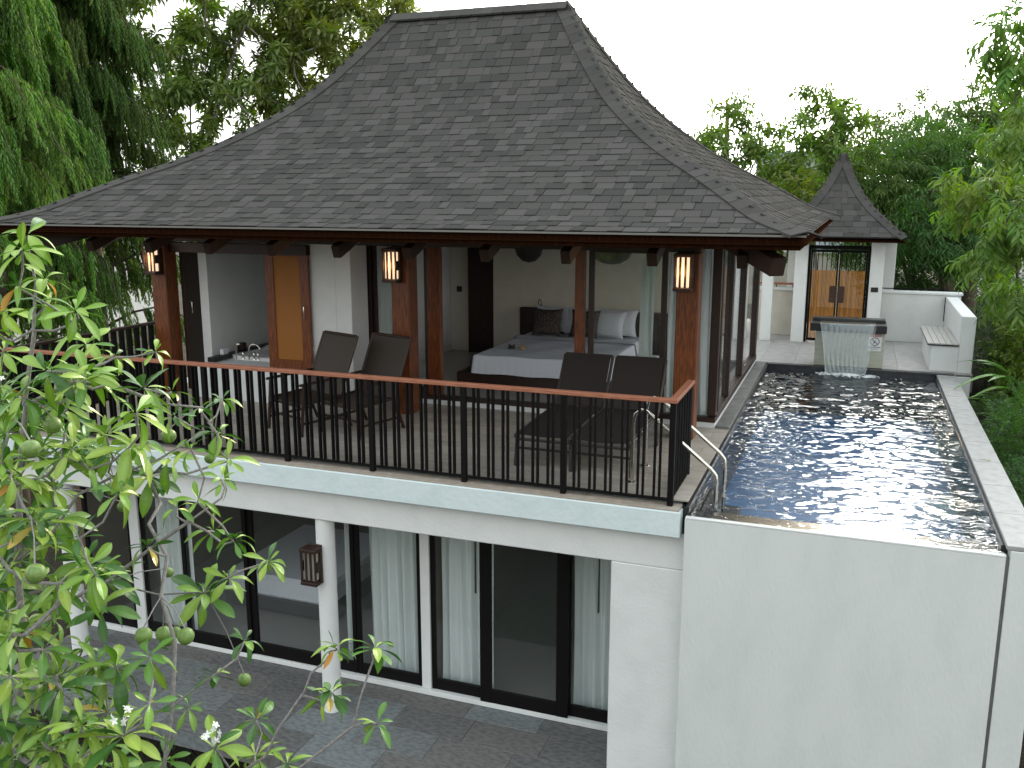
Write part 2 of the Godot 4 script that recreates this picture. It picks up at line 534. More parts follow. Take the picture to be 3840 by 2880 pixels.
func hipped_roof(roof: Node3D, x0: float, x1: float, z0: float, z1: float, ye: float, yr: float, rl: float, rr: float, zr: float, step: float, tab_w: float, singles: int, cap: float) -> void:
	# z1 is the front eave, z0 the back one
	var A := Vector3(x0, ye, z1)
	var B := Vector3(x1, ye, z1)
	var C := Vector3(x1, ye, z0)
	var D := Vector3(x0, ye, z0)
	var RL := Vector3(rl, yr, zr)
	var RR := Vector3(rr, yr, zr)
	var faces := [{e0 = A, e1 = B, r0 = RL, r1 = RR, o = Vector3(0, 0, 1)}, {e0 = B, e1 = C, r0 = RR, r1 = RR, o = Vector3(1, 0, 0)}, {e0 = C, e1 = D, r0 = RR, r1 = RL, o = Vector3(0, 0, -1)}, {e0 = D, e1 = A, r0 = RL, r1 = RL, o = Vector3(-1, 0, 0)}]
	var rest := ns()
	var made := 0
	for F in faces:
		made += shingle_face(roof, F, step, tab_w, singles - made, rest)
	var field := piece("shingle_field", rest, M.shingle, roof)
	tag(field, "", "", "", "stuff")
	for F in faces:
		var st := ns()
		grid(st, 12, 40, func(u: float, v: float): return roof_point(F, v, u) + Vector3(0, -0.010, 0))
		piece("sheathing", st, M.sheath, roof)
		var so := ns()
		grid(so, 12, 40, func(u: float, v: float): return roof_point(F, v, u) + Vector3(0, -0.09, 0))
		piece("soffit", so, M.fascia, roof)
	hip_caps(roof, B, RR, faces[0].o, faces[1].o, step, cap)
	hip_caps(roof, A, RL, faces[3].o, faces[0].o, step, cap)
	hip_caps(roof, C, RR, faces[1].o, faces[2].o, step, cap)
	hip_caps(roof, D, RL, faces[2].o, faces[3].o, step, cap)
	if RL.distance_to(RR) > 0.1:
		hip_caps(roof, RL, RR, faces[0].o, faces[2].o, step, cap, true)

# ---------- the villa ----------
func framed_door(parent: Node3D, called: String, m: Material, x0: float, y0: float, x1: float, y1: float, z: float, stile: float, bottom: float, mid := 0.0) -> Node3D:   # glazed leaf facing the front
	var d := Node3D.new()
	d.name = called
	parent.add_child(d, true)
	d.position = Vector3(x0, y0, z) - off(parent)
	bb("stile", d, m, x0, y0, z - 0.025, x0 + stile, y1, z + 0.025)
	bb("stile", d, m, x1 - stile, y0, z - 0.025, x1, y1, z + 0.025)
	bb("rail", d, m, x0 + stile, y0, z - 0.022, x1 - stile, y0 + bottom, z + 0.022)
	bb("rail", d, m, x0 + stile, y1 - stile, z - 0.022, x1 - stile, y1, z + 0.022)
	if mid > 0.0: bb("rail", d, m, x0 + stile, mid, z - 0.022, x1 - stile, mid + 0.07, z + 0.022)
	bb("pane", d, M.pane, x0 + stile, y0 + bottom, z - 0.004, x1 - stile, y1 - stile, z + 0.004, 0.0)
	return d

func curtain(label: String, x0: float, x1: float, y0: float, y1: float, z: float, folds: float, flare := 0.0, group := "") -> void:
	var t := thing("curtain", label, "curtain", Vector3((x0 + x1) * 0.5, y0, z), 0.0, group)
	var ph := rng.randf() * 9.0
	var s := ns()
	grid(s, int(maxf(24, folds * 14)), 12, func(u: float, v: float):
		var w := u * folds * TAU + ph + 0.35 * sin(u * 17.0 + ph)
		var x := lerpf(x0 - flare * (1.0 - v), x1 + flare * (1.0 - v), u) + 0.012 * sin(w * 0.5 + v * 3.0)
		return Vector3(x, lerpf(y0, y1, v) + (0.012 * sin(w) if v == 0.0 else 0.0), z + (0.030 + 0.012 * (1.0 - v)) * sin(w + 0.5 * sin(v * 2.2))))
	piece("cloth", s, M.curtain, t)
	var h := ns()
	grid(h, int(maxf(24, folds * 14)), 2, func(u: float, v: float):
		var w := u * folds * TAU + ph + 0.35 * sin(u * 17.0 + ph)
		var x := lerpf(x0 - flare, x1 + flare, u) + 0.012 * sin(w * 0.5)
		return Vector3(x, y0 + 0.005 + 0.09 * v, z + 0.004 + 0.042 * sin(w)))
	piece("hem", h, M.curtain, t)

func wall_lamp(at: Vector3, label: String, lit: bool) -> void:   # at: middle of the back face
	var t := thing("wall_lamp", label, "lamp", at, 0.0, "slatted wall lamps")
	var w := 0.21
	var h := 0.43
	var dpt := 0.15
	bl("back_plate", t, M.dark_wood, Vector3(0, 0, 0.012), Vector3(w - 0.03, h + 0.03, 0.024))
	bl("cap", t, M.dark_wood, Vector3(0, h * 0.5 - 0.02, dpt * 0.5 + 0.024), Vector3(w, 0.04, dpt))
	bl("base", t, M.dark_wood, Vector3(0, -h * 0.5 + 0.02, dpt * 0.5 + 0.024), Vector3(w, 0.04, dpt))
	for k in 4:
		bl("slat", t, M.dark_wood, Vector3(-w * 0.5 + 0.016 + k * (w - 0.032) / 3.0, 0, dpt + 0.008), Vector3(0.026, h - 0.08, 0.016))
	for sg in [-1.0, 1.0]:
		bl("side_post", t, M.dark_wood, Vector3(sg * (w * 0.5 - 0.012), 0, 0.05), Vector3(0.024, h - 0.08, 0.05))
		bl("side_bar", t, M.dark_wood, Vector3(sg * (w * 0.5 - 0.012), 0, 0.108), Vector3(0.02, 0.12, 0.066))
	bl("diffuser", t, M.lamp_glow if lit else M.lamp_paper, Vector3(0, 0, 0.088), Vector3(w - 0.062, h - 0.09, 0.10), 0.01)
	if lit:
		var o := OmniLight3D.new()
		o.name = "light"
		t.add_child(o)
		o.position = Vector3(0, 0, dpt + 0.06)
		o.light_color = Color(1.0, 0.72, 0.45)
		o.light_energy = 0.05
		o.light_size = 0.06
		o.omni_range = 12.0
		o.omni_attenuation = 2.0
		o.shadow_enabled = true

func build_villa() -> void:
	var v := thing("villa", "two-storey white villa with curved grey shingle roof and wooden posts", "building", Vector3(-4.2, -3.4, -4.2))
	# --- roof ---
	var roof := Node3D.new()
	roof.name = "roof"
	v.add_child(roof)
	roof.position = Vector3(-3.73, 2.535, -4.12) - off(v)
	hipped_roof(roof, -8.446, 0.98, -8.24, 0.0, 2.535, 5.347, -5.02, -2.446, -4.12, 0.147, 0.185, 300, 0.165)
	# fascia and drip edge
	bb("fascia", roof, M.fascia, -8.40, 2.40, -0.10, 0.93, 2.508, -0.06)
	bb("fascia", roof, M.fascia, 0.89, 2.40, -8.16, 0.93, 2.508, -0.102)
	bb("fascia", roof, M.fascia, -8.40, 2.40, -8.16, -8.36, 2.508, -0.102)
	bb("fascia", roof, M.fascia, -8.358, 2.40, -8.20, 0.888, 2.508, -8.16)
	bb("drip_edge", roof, M.drip, -8.44, 2.514, -0.055, 0.975, 2.533, 0.006, 0.002)
	bb("drip_edge", roof, M.fascia, 0.925, 2.510, -8.22, 0.965, 2.524, -0.056, 0.002)
	# rafters, dropping to the front
	for x in [-7.4, -6.52, -5.66, -4.8, -3.95, -3.08, -2.2, -1.33, -0.46, 0.39]:
		beam("rafter", roof, M.dark_wood, Vector3(x, 2.255, -0.55), Vector3(x, 2.86, -2.2) if x < 0.0 else Vector3(x, 2.46, -1.1), 0.10, 0.14)
	for z in [-1.6, -2.5, -3.4, -4.3, -5.2, -6.1, -7.0]:
		beam("rafter", roof, M.dark_wood, Vector3(0.55, 2.26, z), Vector3(-0.6, 2.82, z), 0.10, 0.14)
	beam("hip_rafter", roof, M.dark_wood, Vector3(0.74, 2.235, -0.30), Vector3(-0.75, 2.85, -2.1), 0.15, 0.17)
	beam("hip_rafter", roof, M.dark_wood, Vector3(-8.2, 2.235, -0.30), Vector3(-6.7, 2.85, -2.1), 0.15, 0.17)
	# head beams over the posts
	bb("head_beam", v, M.dark_wood, -8.2, 2.22, -2.66, -0.28, 2.42, -2.40)
	bb("head_beam", v, M.dark_wood, -0.30, 2.25, -8.0, -0.10, 2.45, -2.67)
	bb("head_beam", v, M.dark_wood, -8.2, 2.25, -8.0, -8.0, 2.45, -2.67)
	# --- posts ---
	for x in [-0.55, -4.27, -8.16]:
		bb("post", v, M.wood, x, 0.004, -2.66, x + 0.26, 2.218, -2.40, 0.012)
	bb("post", v, M.dark_wood, -8.2, 0.004, -8.0, -7.98, 2.24, -7.78, 0.012)
	# --- balcony slab, beam, columns ---
	bb("balcony_slab", v, M.slab_paint, -8.62, -0.325, -0.42, 0.0, -0.062, 0.0, 0.012)
	bb("slab_ledge", v, M.stone_edge, -8.60, -0.060, -0.20, -0.012, -0.045, -0.008, 0.002)
	bb("floor_slab", v, M.white, -8.62, -0.325, -8.0, 0.0, -0.026, -0.422, 0.004)
	bb("edge_beam", v, M.white, -8.5, -0.70, -0.42, 0.04, -0.327, -0.14, 0.01)
	var col := ns()
	lathe(col, [Vector2(0.108, -3.10), Vector2(0.108, -2.0), Vector2(0.108, -0.705)], 28)
	var cm := col.commit()
	for x in [-4.06, -7.9]:
		put("column", cm, M.white, v, Transform3D(Basis(), Vector3(x, 0, -0.27) - off(v)))
	bb("wall", v, M.white, -0.69, -4.3, -1.10, 0.04, -0.702, -0.14, 0.01)
	# --- deck floor, laid in rows ---
	var deck := Node3D.new()
	deck.name = "deck"
	v.add_child(deck)
	deck.position = Vector3(-4.2, 0, -1.7) - off(v)
	var row := 0
	var z := -0.205
	while z > -3.1:
		var x := -8.55 - (row % 3) * 0.37
		while x < -0.01:
			var a := maxf(x, -8.55)
			var b := minf(x + 1.1, 0.045)
			if b - a > 0.03: bb("floor_tile", deck, M.deck[rng.randi() % 4], a + 0.002, -0.022, maxf(z - 0.24, -3.1), b - 0.002, rng.randf_range(-0.0015, 0.0), z - 0.004, 0.002)
			x += 1.1
		z -= 0.242
		row += 1
	# --- bedroom: plinth, sill, floor, walls ---
	bb("plinth", v, M.white, -5.20, -0.02, -7.95, -0.135, 0.065, -3.10, 0.004)
	bb("sill", v, M.dark_wood, -5.20, 0.067, -3.20, -0.13, 0.125, -3.09)
	bb("sill", v, M.dark_wood, -0.24, 0.067, -7.98, -0.128, 0.155, -3.202)
	bb("room_floor", v, M.room_floor, -7.6, 0.067, -7.9, -0.242, 0.10, -3.202, 0.0)
	bb("wall", v, M.inner, -4.50, 0.10, -6.78, -1.05, 2.6, -6.60)
	bb("wall", v, M.inner, -7.6, 0.10, -7.05, -4.502, 2.6, -6.85)
	bb("wall", v, M.inner, -1.048, 0.10, -6.76, -0.95, 2.6, -6.62)
	bb("wardrobe_door", v, M.dark_wood, -5.02, 0.10, -6.84, -4.52, 2.2, -6.70)
	bb("wall", v, M.white, -7.6, 0.0, -7.95, -7.45, 2.6, -2.75)
	bb("wall", v, M.white, -7.448, 0.0, -7.05, -5.42, 2.6, -4.85)
	bb("wall", v, M.white, -5.60, 0.0, -4.84, -5.22, 2.25, -2.60)
	bb("wall", v, M.white, -5.218, 0.0, -3.05, -4.98, 2.25, -2.60)
	bb("ceiling", v, M.dark_wood, -8.1, 2.62, -7.9, -0.2, 2.68, -2.68)
	bb("wall", v, M.white, -7.44, -0.02, -8.0, -0.30, 2.44, -7.90)
	var sw := bb("switch_plate", v, M.dark_wood, -5.30, 1.16, -6.849, -5.20, 1.26, -6.835)
	sw.name = "switch_plate"
	# front glazing of the bedroom
	bb("door_frame", v, M.dark_wood, -5.21, 0.127, -3.19, -5.11, 2.22, -3.09)
	bb("door_frame", v, M.dark_wood, -5.07, 0.127, -3.19, -4.95, 2.22, -3.09)
	bb("door_frame", v, M.wood, -4.09, 0.127, -3.20, -3.90, 2.22, -3.10)
	bb("door_head", v, M.dark_wood, -5.21, 2.222, -3.21, -0.13, 2.34, -3.08)
	bb("door_frame", v, M.wood, -1.98, 0.127, -3.20, -1.86, 2.22, -3.09)
	framed_door(v, "sliding_door", M.dark_wood, -1.81, 0.127, -0.80, 2.22, -3.16, 0.07, 0.10)
	framed_door(v, "sliding_door", M.dark_wood, -4.94, 0.127, -4.10, 2.22, -3.16, 0.05, 0.10)
	bb("corner_post", v, M.dark_wood, -0.24, 0.157, -3.21, -0.13, 2.25, -3.10)
	# side glazing toward the pool
	for zz in [-3.34, -4.32, -5.85, -7.75]:
		bb("mullion", v, M.dark_wood, -0.23, 0.157, zz - (0.22 if zz < -7.0 else 0.10), -0.135, 2.25, zz)
	for p in [[-3.212, -3.338], [-3.442, -4.318], [-4.422, -5.848], [-5.952, -7.748]]:
		bb("side_pane", v, M.pane, -0.19, 0.157, p[1], -0.182, 2.25, p[0], 0.0)
	# --- bath corner ---
	bb("bath_deck", v, M.tub_panel, -7.44, 0.0, -4.84, -5.62, 0.46, -2.32, 0.006)
	bb("bath_lintel", v, M.dark_wood, -7.9, 2.06, -2.62, -5.6, 2.20, -2.50)
	var leaf := Node3D.new()
	leaf.name = "bath_door"
	v.add_child(leaf)
	leaf.position = Vector3(-6.3, 0.47, -2.55) - off(v)
	bb("stile", leaf, M.wood, -6.30, 0.47, -2.58, -6.16, 2.19, -2.53)
	bb("stile", leaf, M.wood, -5.74, 0.47, -2.58, -5.60, 2.19, -2.53)
	bb("rail", leaf, M.wood, -6.16, 0.47, -2.58, -5.74, 0.60, -2.53)
	bb("rail", leaf, M.wood, -6.16, 2.04, -2.58, -5.74, 2.19, -2.53)
	bb("woven_panel", leaf, M.weave, -6.16, 0.60, -2.565, -5.74, 2.04, -2.545, 0.0)
	var hd := ns()
	tube(hd, [Vector3(-5.67, 1.20, -2.53), Vector3(-5.67, 1.20, -2.49), Vector3(-5.67, 1.36, -2.49), Vector3(-5.67, 1.36, -2.53)], [0.007, 0.007, 0.007, 0.007])
	piece("handle", hd, M.chrome, leaf)
	var leaf2 := Node3D.new()
	leaf2.name = "bath_door"
	v.add_child(leaf2, true)
	leaf2.position = Vector3(-7.8, 0.02, -2.7) - off(v)
	bb("door_leaf", leaf2, M.dark_wood, -7.86, 0.02, -3.12, -7.80, 2.14, -2.665)
	hd = ns()
	tube(hd, [Vector3(-7.80, 1.16, -2.74), Vector3(-7.75, 1.16, -2.74), Vector3(-7.75, 1.32, -2.74), Vector3(-7.80, 1.32, -2.74)], [0.007, 0.007, 0.007, 0.007])
	piece("handle", hd, M.chrome, leaf2)
	# --- ground floor glazing, z = -1 ---
	bb("white_sill", v, M.white, -8.4, -3.10, -1.06, -0.692, -3.035, -0.93)
	bb("pier", v, M.white, -3.22, -3.033, -1.06, -3.10, -0.70, -0.96)
	bb("pier", v, M.white, -7.58, -3.033, -1.06, -7.42, -0.70, -0.96)
	for r in [[-4.50, -4.13], [-4.12, -3.222], [-3.098, -2.36], [-1.40, -0.692], [-7.418, -6.66], [-8.4, -7.582]]:
		framed_door(v, "fixed_window", M.black_metal, r[0], -3.033, r[1], -0.70, -1.01, 0.055, 0.14)
	framed_door(v, "sliding_door", M.black_metal, -2.44, -3.033, -1.36, -0.70, -0.95, 0.14, 0.17, -2.20)
	framed_door(v, "sliding_door", M.black_metal, -6.70, -3.033, -5.66, -0.70, -0.95, 0.06, 0.17)
	framed_door(v, "sliding_door", M.black_metal, -5.70, -3.033, -4.49, -0.70, -0.98, 0.12, 0.17, -2.42)
	bb("door_head", v, M.black_metal, -8.4, -0.698, -1.08, -0.692, -0.60, -0.88)
	# rooms behind
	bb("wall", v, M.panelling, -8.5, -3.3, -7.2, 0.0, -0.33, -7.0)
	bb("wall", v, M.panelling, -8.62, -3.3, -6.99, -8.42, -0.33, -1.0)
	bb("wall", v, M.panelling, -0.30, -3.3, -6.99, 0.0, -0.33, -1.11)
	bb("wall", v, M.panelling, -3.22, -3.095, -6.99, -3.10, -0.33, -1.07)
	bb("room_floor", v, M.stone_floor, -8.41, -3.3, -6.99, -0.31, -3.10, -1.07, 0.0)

func build_railing() -> void:
	var r := thing("balcony_railing", "black balcony railing with paired balusters and reddish wooden handrail", "railing", Vector3(-4.2, -0.045, -0.12))
	var zf := -0.12
	var xr := -0.12
	var xl := -8.45
	bb("handrail", r, M.rail_wood, xl - 0.04, 0.962, zf - 0.038, xr + 0.04, 1.003, zf + 0.038, 0.006)
	bb("handrail", r, M.rail_wood, xr - 0.038, 0.962, -1.08, xr + 0.04, 1.003, zf - 0.040, 0.006)
	bb("handrail", r, M.dark_wood, xl - 0.04, 0.962, -2.9, xl + 0.038, 1.003, zf - 0.040, 0.006)
	bb("bottom_rail", r, M.black_metal, xl, 0.0, zf - 0.014, xr, 0.028, zf + 0.014)
	bb("bottom_rail", r, M.black_metal, xr - 0.014, 0.004, -1.05, xr + 0.014, 0.032, zf - 0.02)
	bb("bottom_rail", r, M.black_metal, xl - 0.014, 0.004, -2.9, xl + 0.014, 0.032, zf - 0.02)
	var posts := []
	for k in 8: posts.append(xr - k * 1.071)
	posts[7] = -7.62
	posts.append(xl)
	for x in posts:
		bb("post", r, M.black_metal, x - 0.028, -0.045, zf - 0.028, x + 0.028, 0.960, zf + 0.028, 0.004)
	bb("post", r, M.black_metal, xr - 0.024, 0.002, -1.07, xr + 0.024, 0.960, -1.02, 0.004)
	bb("post", r, M.black_metal, xl - 0.024, 0.002, -2.9, xl + 0.024, 0.960, -2.85, 0.004)
	var bar := box_mesh(Vector3(0.019, 0.932, 0.048), 0.003)
	for k in posts.size() - 1:
		var a: float = posts[k]
		var b: float = posts[k + 1]
		var n := int(round((a - b) / 0.1495))
		for i in range(1, n):
			var x := lerpf(a, b, (i - 0.15) / (n - 0.3))
			for sg in [-1.0, 1.0]:
				put("baluster", bar, M.black_metal, r, Transform3D(Basis(), Vector3(x + sg * 0.026, 0.494, zf) - off(r)))
	var sbar := box_mesh(Vector3(0.048, 0.926, 0.019), 0.003)
	for i in 6:
		for sg in [-1.0, 1.0]:
			put("baluster", sbar, M.black_metal, r, Transform3D(Basis(), Vector3(xr, 0.498, -0.245 - i * 0.142 + sg * 0.026) - off(r)))
	for i in 18:
		for sg in [-1.0, 1.0]:
			put("baluster", sbar, M.black_metal, r, Transform3D(Basis(), Vector3(xl, 0.498, -0.25 - i * 0.149 + sg * 0.026) - off(r)))

# ---------- terrace below ----------
func build_terrace() -> void:
	var t := structure("terrace", Vector3(-4.4, -3.35, 0))
	bb("terrace_slab", t, M.slate_edge, -8.45, -3.33, -0.93, -0.66, -3.122, 0.70, 0.01)
	var z := 0.72
	var row := 0
	while z > -0.92:
		var x := -8.47 - (row % 2) * 0.36 - 0.1 * (row % 3)
		while x < -0.66:
			var a := maxf(x, -8.47)
			var b := minf(x + 0.9, -0.66)
			var z2 := maxf(z - 0.45, -0.93)
			if b - a > 0.03 and z - z2 > 0.03:
				bb("paving_tile", t, M.slate[rng.randi() % 4], a + 0.0015, -3.120, z2, b - 0.0015, -3.1 + rng.randf_range(-0.002, 0.0), z - 0.003, 0.003)
			x += 0.9
		z -= 0.45
		row += 1
	for k in 9:
		bb("edge_tile", t, M.slate[(k * 3 + 1) % 4], -8.46 + k * 0.867, -3.325, 0.702, -8.46 + k * 0.867 + 0.864, -3.122, 0.716, 0.003)

# ---------- pool ----------
func build_pool() -> void:
	var p := structure("pool", Vector3(1.4, -4.3, -4))
	bb("pool_wall", p, M.pool_wall, 0.045, -4.3, -0.14, 2.745, -0.118, 0.0, 0.006)
	bb("pool_wall", p, M.pool_wall, 2.775, -4.3, -8.05, 3.03, -0.055, 0.0, 0.006)
	bb("wall_joint", p, M.grey_coping, 2.743, -4.3, -0.13, 2.777, -0.13, -0.02, 0.0)
	bb("pool_lip", p, M.white, 0.05, -0.116, -0.055, 2.745, -0.100, 0.004, 0.003)
	bb("basin_wall", p, M.dark_tile, -0.02, -1.6, -8.0, 0.046, -0.055, 0.0 - 0.15, 0.0)
	bb("basin_wall", p, M.dark_tile, 2.72, -1.6, -8.0, 2.772, -0.060, -0.142, 0.0)
	bb("basin_wall", p, M.dark_tile, 0.05, -1.6, -8.06, 2.72, -0.03, -7.96, 0.0)
	bb("basin_floor", p, M.pool_tile, 0.0, -1.7, -8.0, 2.76, -0.82, -0.142, 0.0)
	for k in 4:
		bb("ledge_tile", p, M.dark_tile, 0.052 + k * 0.67, -0.40, -0.44, 0.052 + k * 0.67 + 0.664, -0.165, -0.143, 0.003)
	for k in 4:
		bb("ledge_tile", p, M.dark_tile, 0.052 + k * 0.67, -0.117, -0.139, 0.052 + k * 0.67 + 0.664, -0.108, -0.057, 0.002)
	for s in 3:
		bb("pool_step", p, M.dark_tile, 0.05, -0.9, -1.7, 0.55 - s * 0.17, -0.68 + s * 0.17, -0.445, 0.01)
	# coping stones
	for k in 9:
		var a := -0.004 - k * 0.894
		bb("coping_stone", p, M.coping, 2.742, -0.052, a - 0.890, 3.03, -0.012, a, 0.005)
	for k in 6:
		bb("edge_tile", p, M.dark_tile, 0.046, -0.055, -0.02 - k * 0.512 - 0.508, 0.078, -0.004, -0.02 - k * 0.512, 0.003)
	for k in 6:
		var a := -3.105 - k * 0.815
		bb("coping_stone", p, M.grey_coping, -0.125, -0.024, a - 0.811, 0.045, 0.028, a, 0.006)
	for k in 6:
		bb("edge_tile", p, M.dark_tile, 0.047, -0.10, -3.105 - k * 0.80 - 0.796, 0.070, -0.02, -3.105 - k * 0.80, 0.003)
	for k in 4:
		bb("coping_stone", p, M.dark_tile, 0.072 + k * 0.735, -0.03, -8.10, 0.072 + k * 0.735 + 0.731, 0.004, -7.945, 0.005)
	# water
	var w := []
	for q in [[91, 1.9, 0.0145], [92, 4.2, 0.0090], [93, 9.0, 0.0034]]:
		var n := FastNoiseLite.new()
		n.seed = q[0]
		n.noise_type = FastNoiseLite.TYPE_SIMPLEX_SMOOTH
		n.frequency = q[1]
		n.fractal_octaves = 2
		w.append([n, q[2]])
	var st := ns()
	grid(st, 130, 380, func(u: float, v: float):
		var x := lerpf(0.05, 2.742, u)
		var z := lerpf(-7.955, -0.012, v)
		var d := Vector2(x - 1.35, z + 7.75).length()
		var calm := smoothstep(0.0, 0.14, -z)
		var h := 0.0
		for q in w: h += q[0].get_noise_2d(x * 0.8 + z * 0.12, z * 1.55) * q[1]
		h += 0.010 * sin(d * 30.0) * exp(-d * 1.3)
		return Vector3(x, -0.093 + h * lerpf(0.25, 1.0, calm), z))
	var water := put("pool_water", st.commit(), M.water, self)
	tag(water, "", "", "", "structure")

# ---------- furniture and fittings ----------
func pillow_mesh(w: float, h: float, d: float, pinch := 0.12) -> ArrayMesh:   # stands on its lower edge, facing +z
	var out := ns()
	for sg in [-1.0, 1.0]:
		var s := ns()
		grid(s, 18, 18, func(u: float, v: float):
			var a: float = u * 2.0 - 1.0
			var b: float = v * 2.0 - 1.0
			var px: float = a * (1.0 - pinch * (1.0 - b * b) * absf(a))
			var py: float = b * (1.0 - pinch * (1.0 - a * a) * absf(b))
			var z: float = pow(maxf(0.0, (1.0 - a * a) * (1.0 - b * b)), 0.42) * d * 0.5
			return Vector3(px * w * 0.5, py * h * 0.5 + h * 0.5, z * sg))
		out.append_from(s.commit(), 0, Transform3D())
	return out.commit()

func build_bed() -> void:
	var b := thing("bed", "wide low bed with white quilt on dark wooden platform", "bed", Vector3(-2.75, 0.10, -5.1))
	bb("platform", b, M.bed_wood, -4.05, 0.102, -6.58, -1.15, 0.30, -3.98, 0.01)
	bb("headboard", b, M.bed_wood, -3.96, 0.302, -6.58, -1.2, 0.98, -6.46, 0.012)
	var s := ns()
	grid(s, 60, 70, func(u: float, v: float):   # mattress in a quilt that hangs over the foot and sides
		var x := lerpf(-3.80, -1.72, u)
		var z := lerpf(-3.90, -6.42, v)
		var ex := minf(x + 3.80, -1.72 - x)
		var ez := -3.90 - z
		var r := 0.055
		var dx := clampf(1.0 - ex / r, 0.0, 1.0)
		var dz := clampf(1.0 - ez / r, 0.0, 1.0)
		var y := 0.575 - 0.26 * maxf(pow(dx, 3.0), pow(dz, 3.0))
		y += 0.0025 * sin(z * 150.0) * (1.0 - maxf(dx, dz))
		y += 0.006 * sin(x * 9.0 + z * 5.0)
		return Vector3(x + (0.006 * sin(z * 40.0) if dx > 0.9 else 0.0), y, z + (0.006 * sin(x * 55.0) if dz > 0.9 else 0.0)))
	piece("quilt", s, M.quilt, b)
	bb("mattress", b, M.sheet, -3.74, 0.302, -6.40, -1.78, 0.54, -3.97, 0.03)
	s = ns()
	grid(s, 40, 10, func(u: float, v: float):
		var x := lerpf(-3.83, -1.69, u)
		var ex := minf(x + 3.83, -1.69 - x)
		return Vector3(x, 0.592 - 0.24 * pow(clampf(1.0 - ex / 0.07, 0.0, 1.0), 3.0) + 0.010 * sin(v * PI), lerpf(-5.62, -5.92, v)))
	piece("folded_sheet", s, M.sheet, b)
	var white := pillow_mesh(0.74, 0.46, 0.20)
	var small := pillow_mesh(0.50, 0.47, 0.19)
	var lean := Basis(Vector3.RIGHT, -0.28)
	var pl := [["white pillow behind the patterned cushion nearest the wardrobe door", -3.24, 0.0], ["white pillow leaning on headboard between the patterned cushions", -2.72, 0.03], ["white pillow at the bed's window side, behind another", -2.22, 0.03]]
	for q in pl:
		var o := tag(put("pillow", white, M.sheet, self, Transform3D(lean, Vector3(q[1], 0.605, -6.22 + q[2]))), q[0], "pillow", "white bed pillows")
		o.set_meta("group", "white bed pillows")
	tag(put("pillow", white, M.sheet, self, Transform3D(Basis(Vector3.UP, -0.25) * lean, Vector3(-2.36, 0.606, -5.99))), "white pillow in front, standing beside the patterned cushion by the window", "pillow", "white bed pillows")
	var i := 0
	for x in [-3.28, -2.66]:
		tag(put("cushion", small, M.cushion, self, Transform3D(Basis(Vector3.UP, 0.06 if i == 0 else -0.08) * Basis(Vector3.RIGHT, -0.34), Vector3(x, 0.603, -5.86))), ["dark brown patterned cushion nearest the wardrobe door", "dark brown patterned cushion behind the door frame"][i], "cushion", "patterned cushions on the bed")
		i += 1
	# towel animals
	for k in 2:
		var c := Vector3(-3.42 + k * 0.17, 0.578, -4.62)
		var t := thing("folded_towel_animal", ["small dark folded towel animal on the quilt", "small tan folded towel animal on the quilt"][k], "towel animal", c)
		var sb := ns()
		lathe(sb, [Vector2(0.0, 0.0), Vector2(0.045, 0.006), Vector2(0.055, 0.025), Vector2(0.035, 0.05), Vector2(0.0, 0.062)], 12, Transform3D(Basis().scaled(Vector3(1.2, 0.9, 0.8)), Vector3.ZERO))
		put("body", sb.commit(), M.bronze if k == 0 else M.tan, t)
		for e in [-1.0, 1.0]:
			var se := ns()
			lathe(se, [Vector2(0.012, 0.0), Vector2(0.014, 0.02), Vector2(0.0, 0.05)], 8, Transform3D(Basis(Vector3.BACK, -e * 0.5), Vector3(e * 0.024, 0.042, 0)))
			put("ear", se.commit(), M.bronze if k == 0 else M.tan, t)
	var lp := thing("reading_lamp", "thin black gooseneck reading lamp on the headboard", "lamp", Vector3(-3.62, 0.98, -6.52))
	s = ns()
	tube(s, [Vector3(0, 0, 0), Vector3(-0.02, 0.10, 0.02), Vector3(0.01, 0.15, 0.05), Vector3(0.05, 0.13, 0.08), Vector3(0.06, 0.06, 0.10)], [0.007, 0.006, 0.006, 0.006, 0.006], 6)
	put("neck", s.commit(), M.black_metal, lp)
	s = ns()
	lathe(s, [Vector2(0.03, -0.04), Vector2(0.022, 0.0), Vector2(0.008, 0.02)], 10, Transform3D(Basis(), Vector3(0.06, 0.05, 0.10)))
	put("shade", s.commit(), M.black_metal, lp)
	var k := 0
	for q in [[Vector3(-3.28, 1.86, -5.0), 0.23, 0.30, "round dark wicker pendant lamp above the bed foot"], [Vector3(-1.86, 1.90, -4.5), 0.29, 0.22, "wide dark wicker pendant lamp behind the sliding glass"]]:
		var t := thing("pendant_lamp", q[3], "lamp", q[0], 0.0, "wicker pendant lamps")
		s = ns()
		var r: float = q[1]
		var h: float = q[2]
		lathe(s, [Vector2(0.01, 0), Vector2(r * 0.45, h * 0.08), Vector2(r * 0.8, h * 0.35), Vector2(r, h * 0.8), Vector2(r * 0.96, h * 1.1), Vector2(r * 0.6, h * 1.5), Vector2(0.05, h * 1.7)], 24)
		put("shade", s.commit(), M.rattan, t)
		s = ns()
		tube(s, [Vector3(0, h * 1.7, 0), Vector3(0, 2.62 - q[0].y, 0)], [0.008, 0.008], 6)
		put("cord", s.commit(), M.black, t)
		k += 1
	var rod := thing("wooden_rod", "slim wooden rod hanging from ceiling above the bed", "rod", Vector3(-2.68, 1.85, -5.0))
	s = ns()
	tube(s, [Vector3(0, 0, 0), Vector3(-0.26, 0.77, 0)], [0.016, 0.014], 8)
	put("stick", s.commit(), M.dark_wood, rod)
	# bedside stool seen through the glass
	var st := thing("bedside_stool", "small white-topped stool beside the bed behind glass", "stool", Vector3(-1.42, 0.10, -4.9))
	bl("top", st, M.sheet, Vector3(0, 0.40, 0), Vector3(0.36, 0.07, 0.36), 0.015)
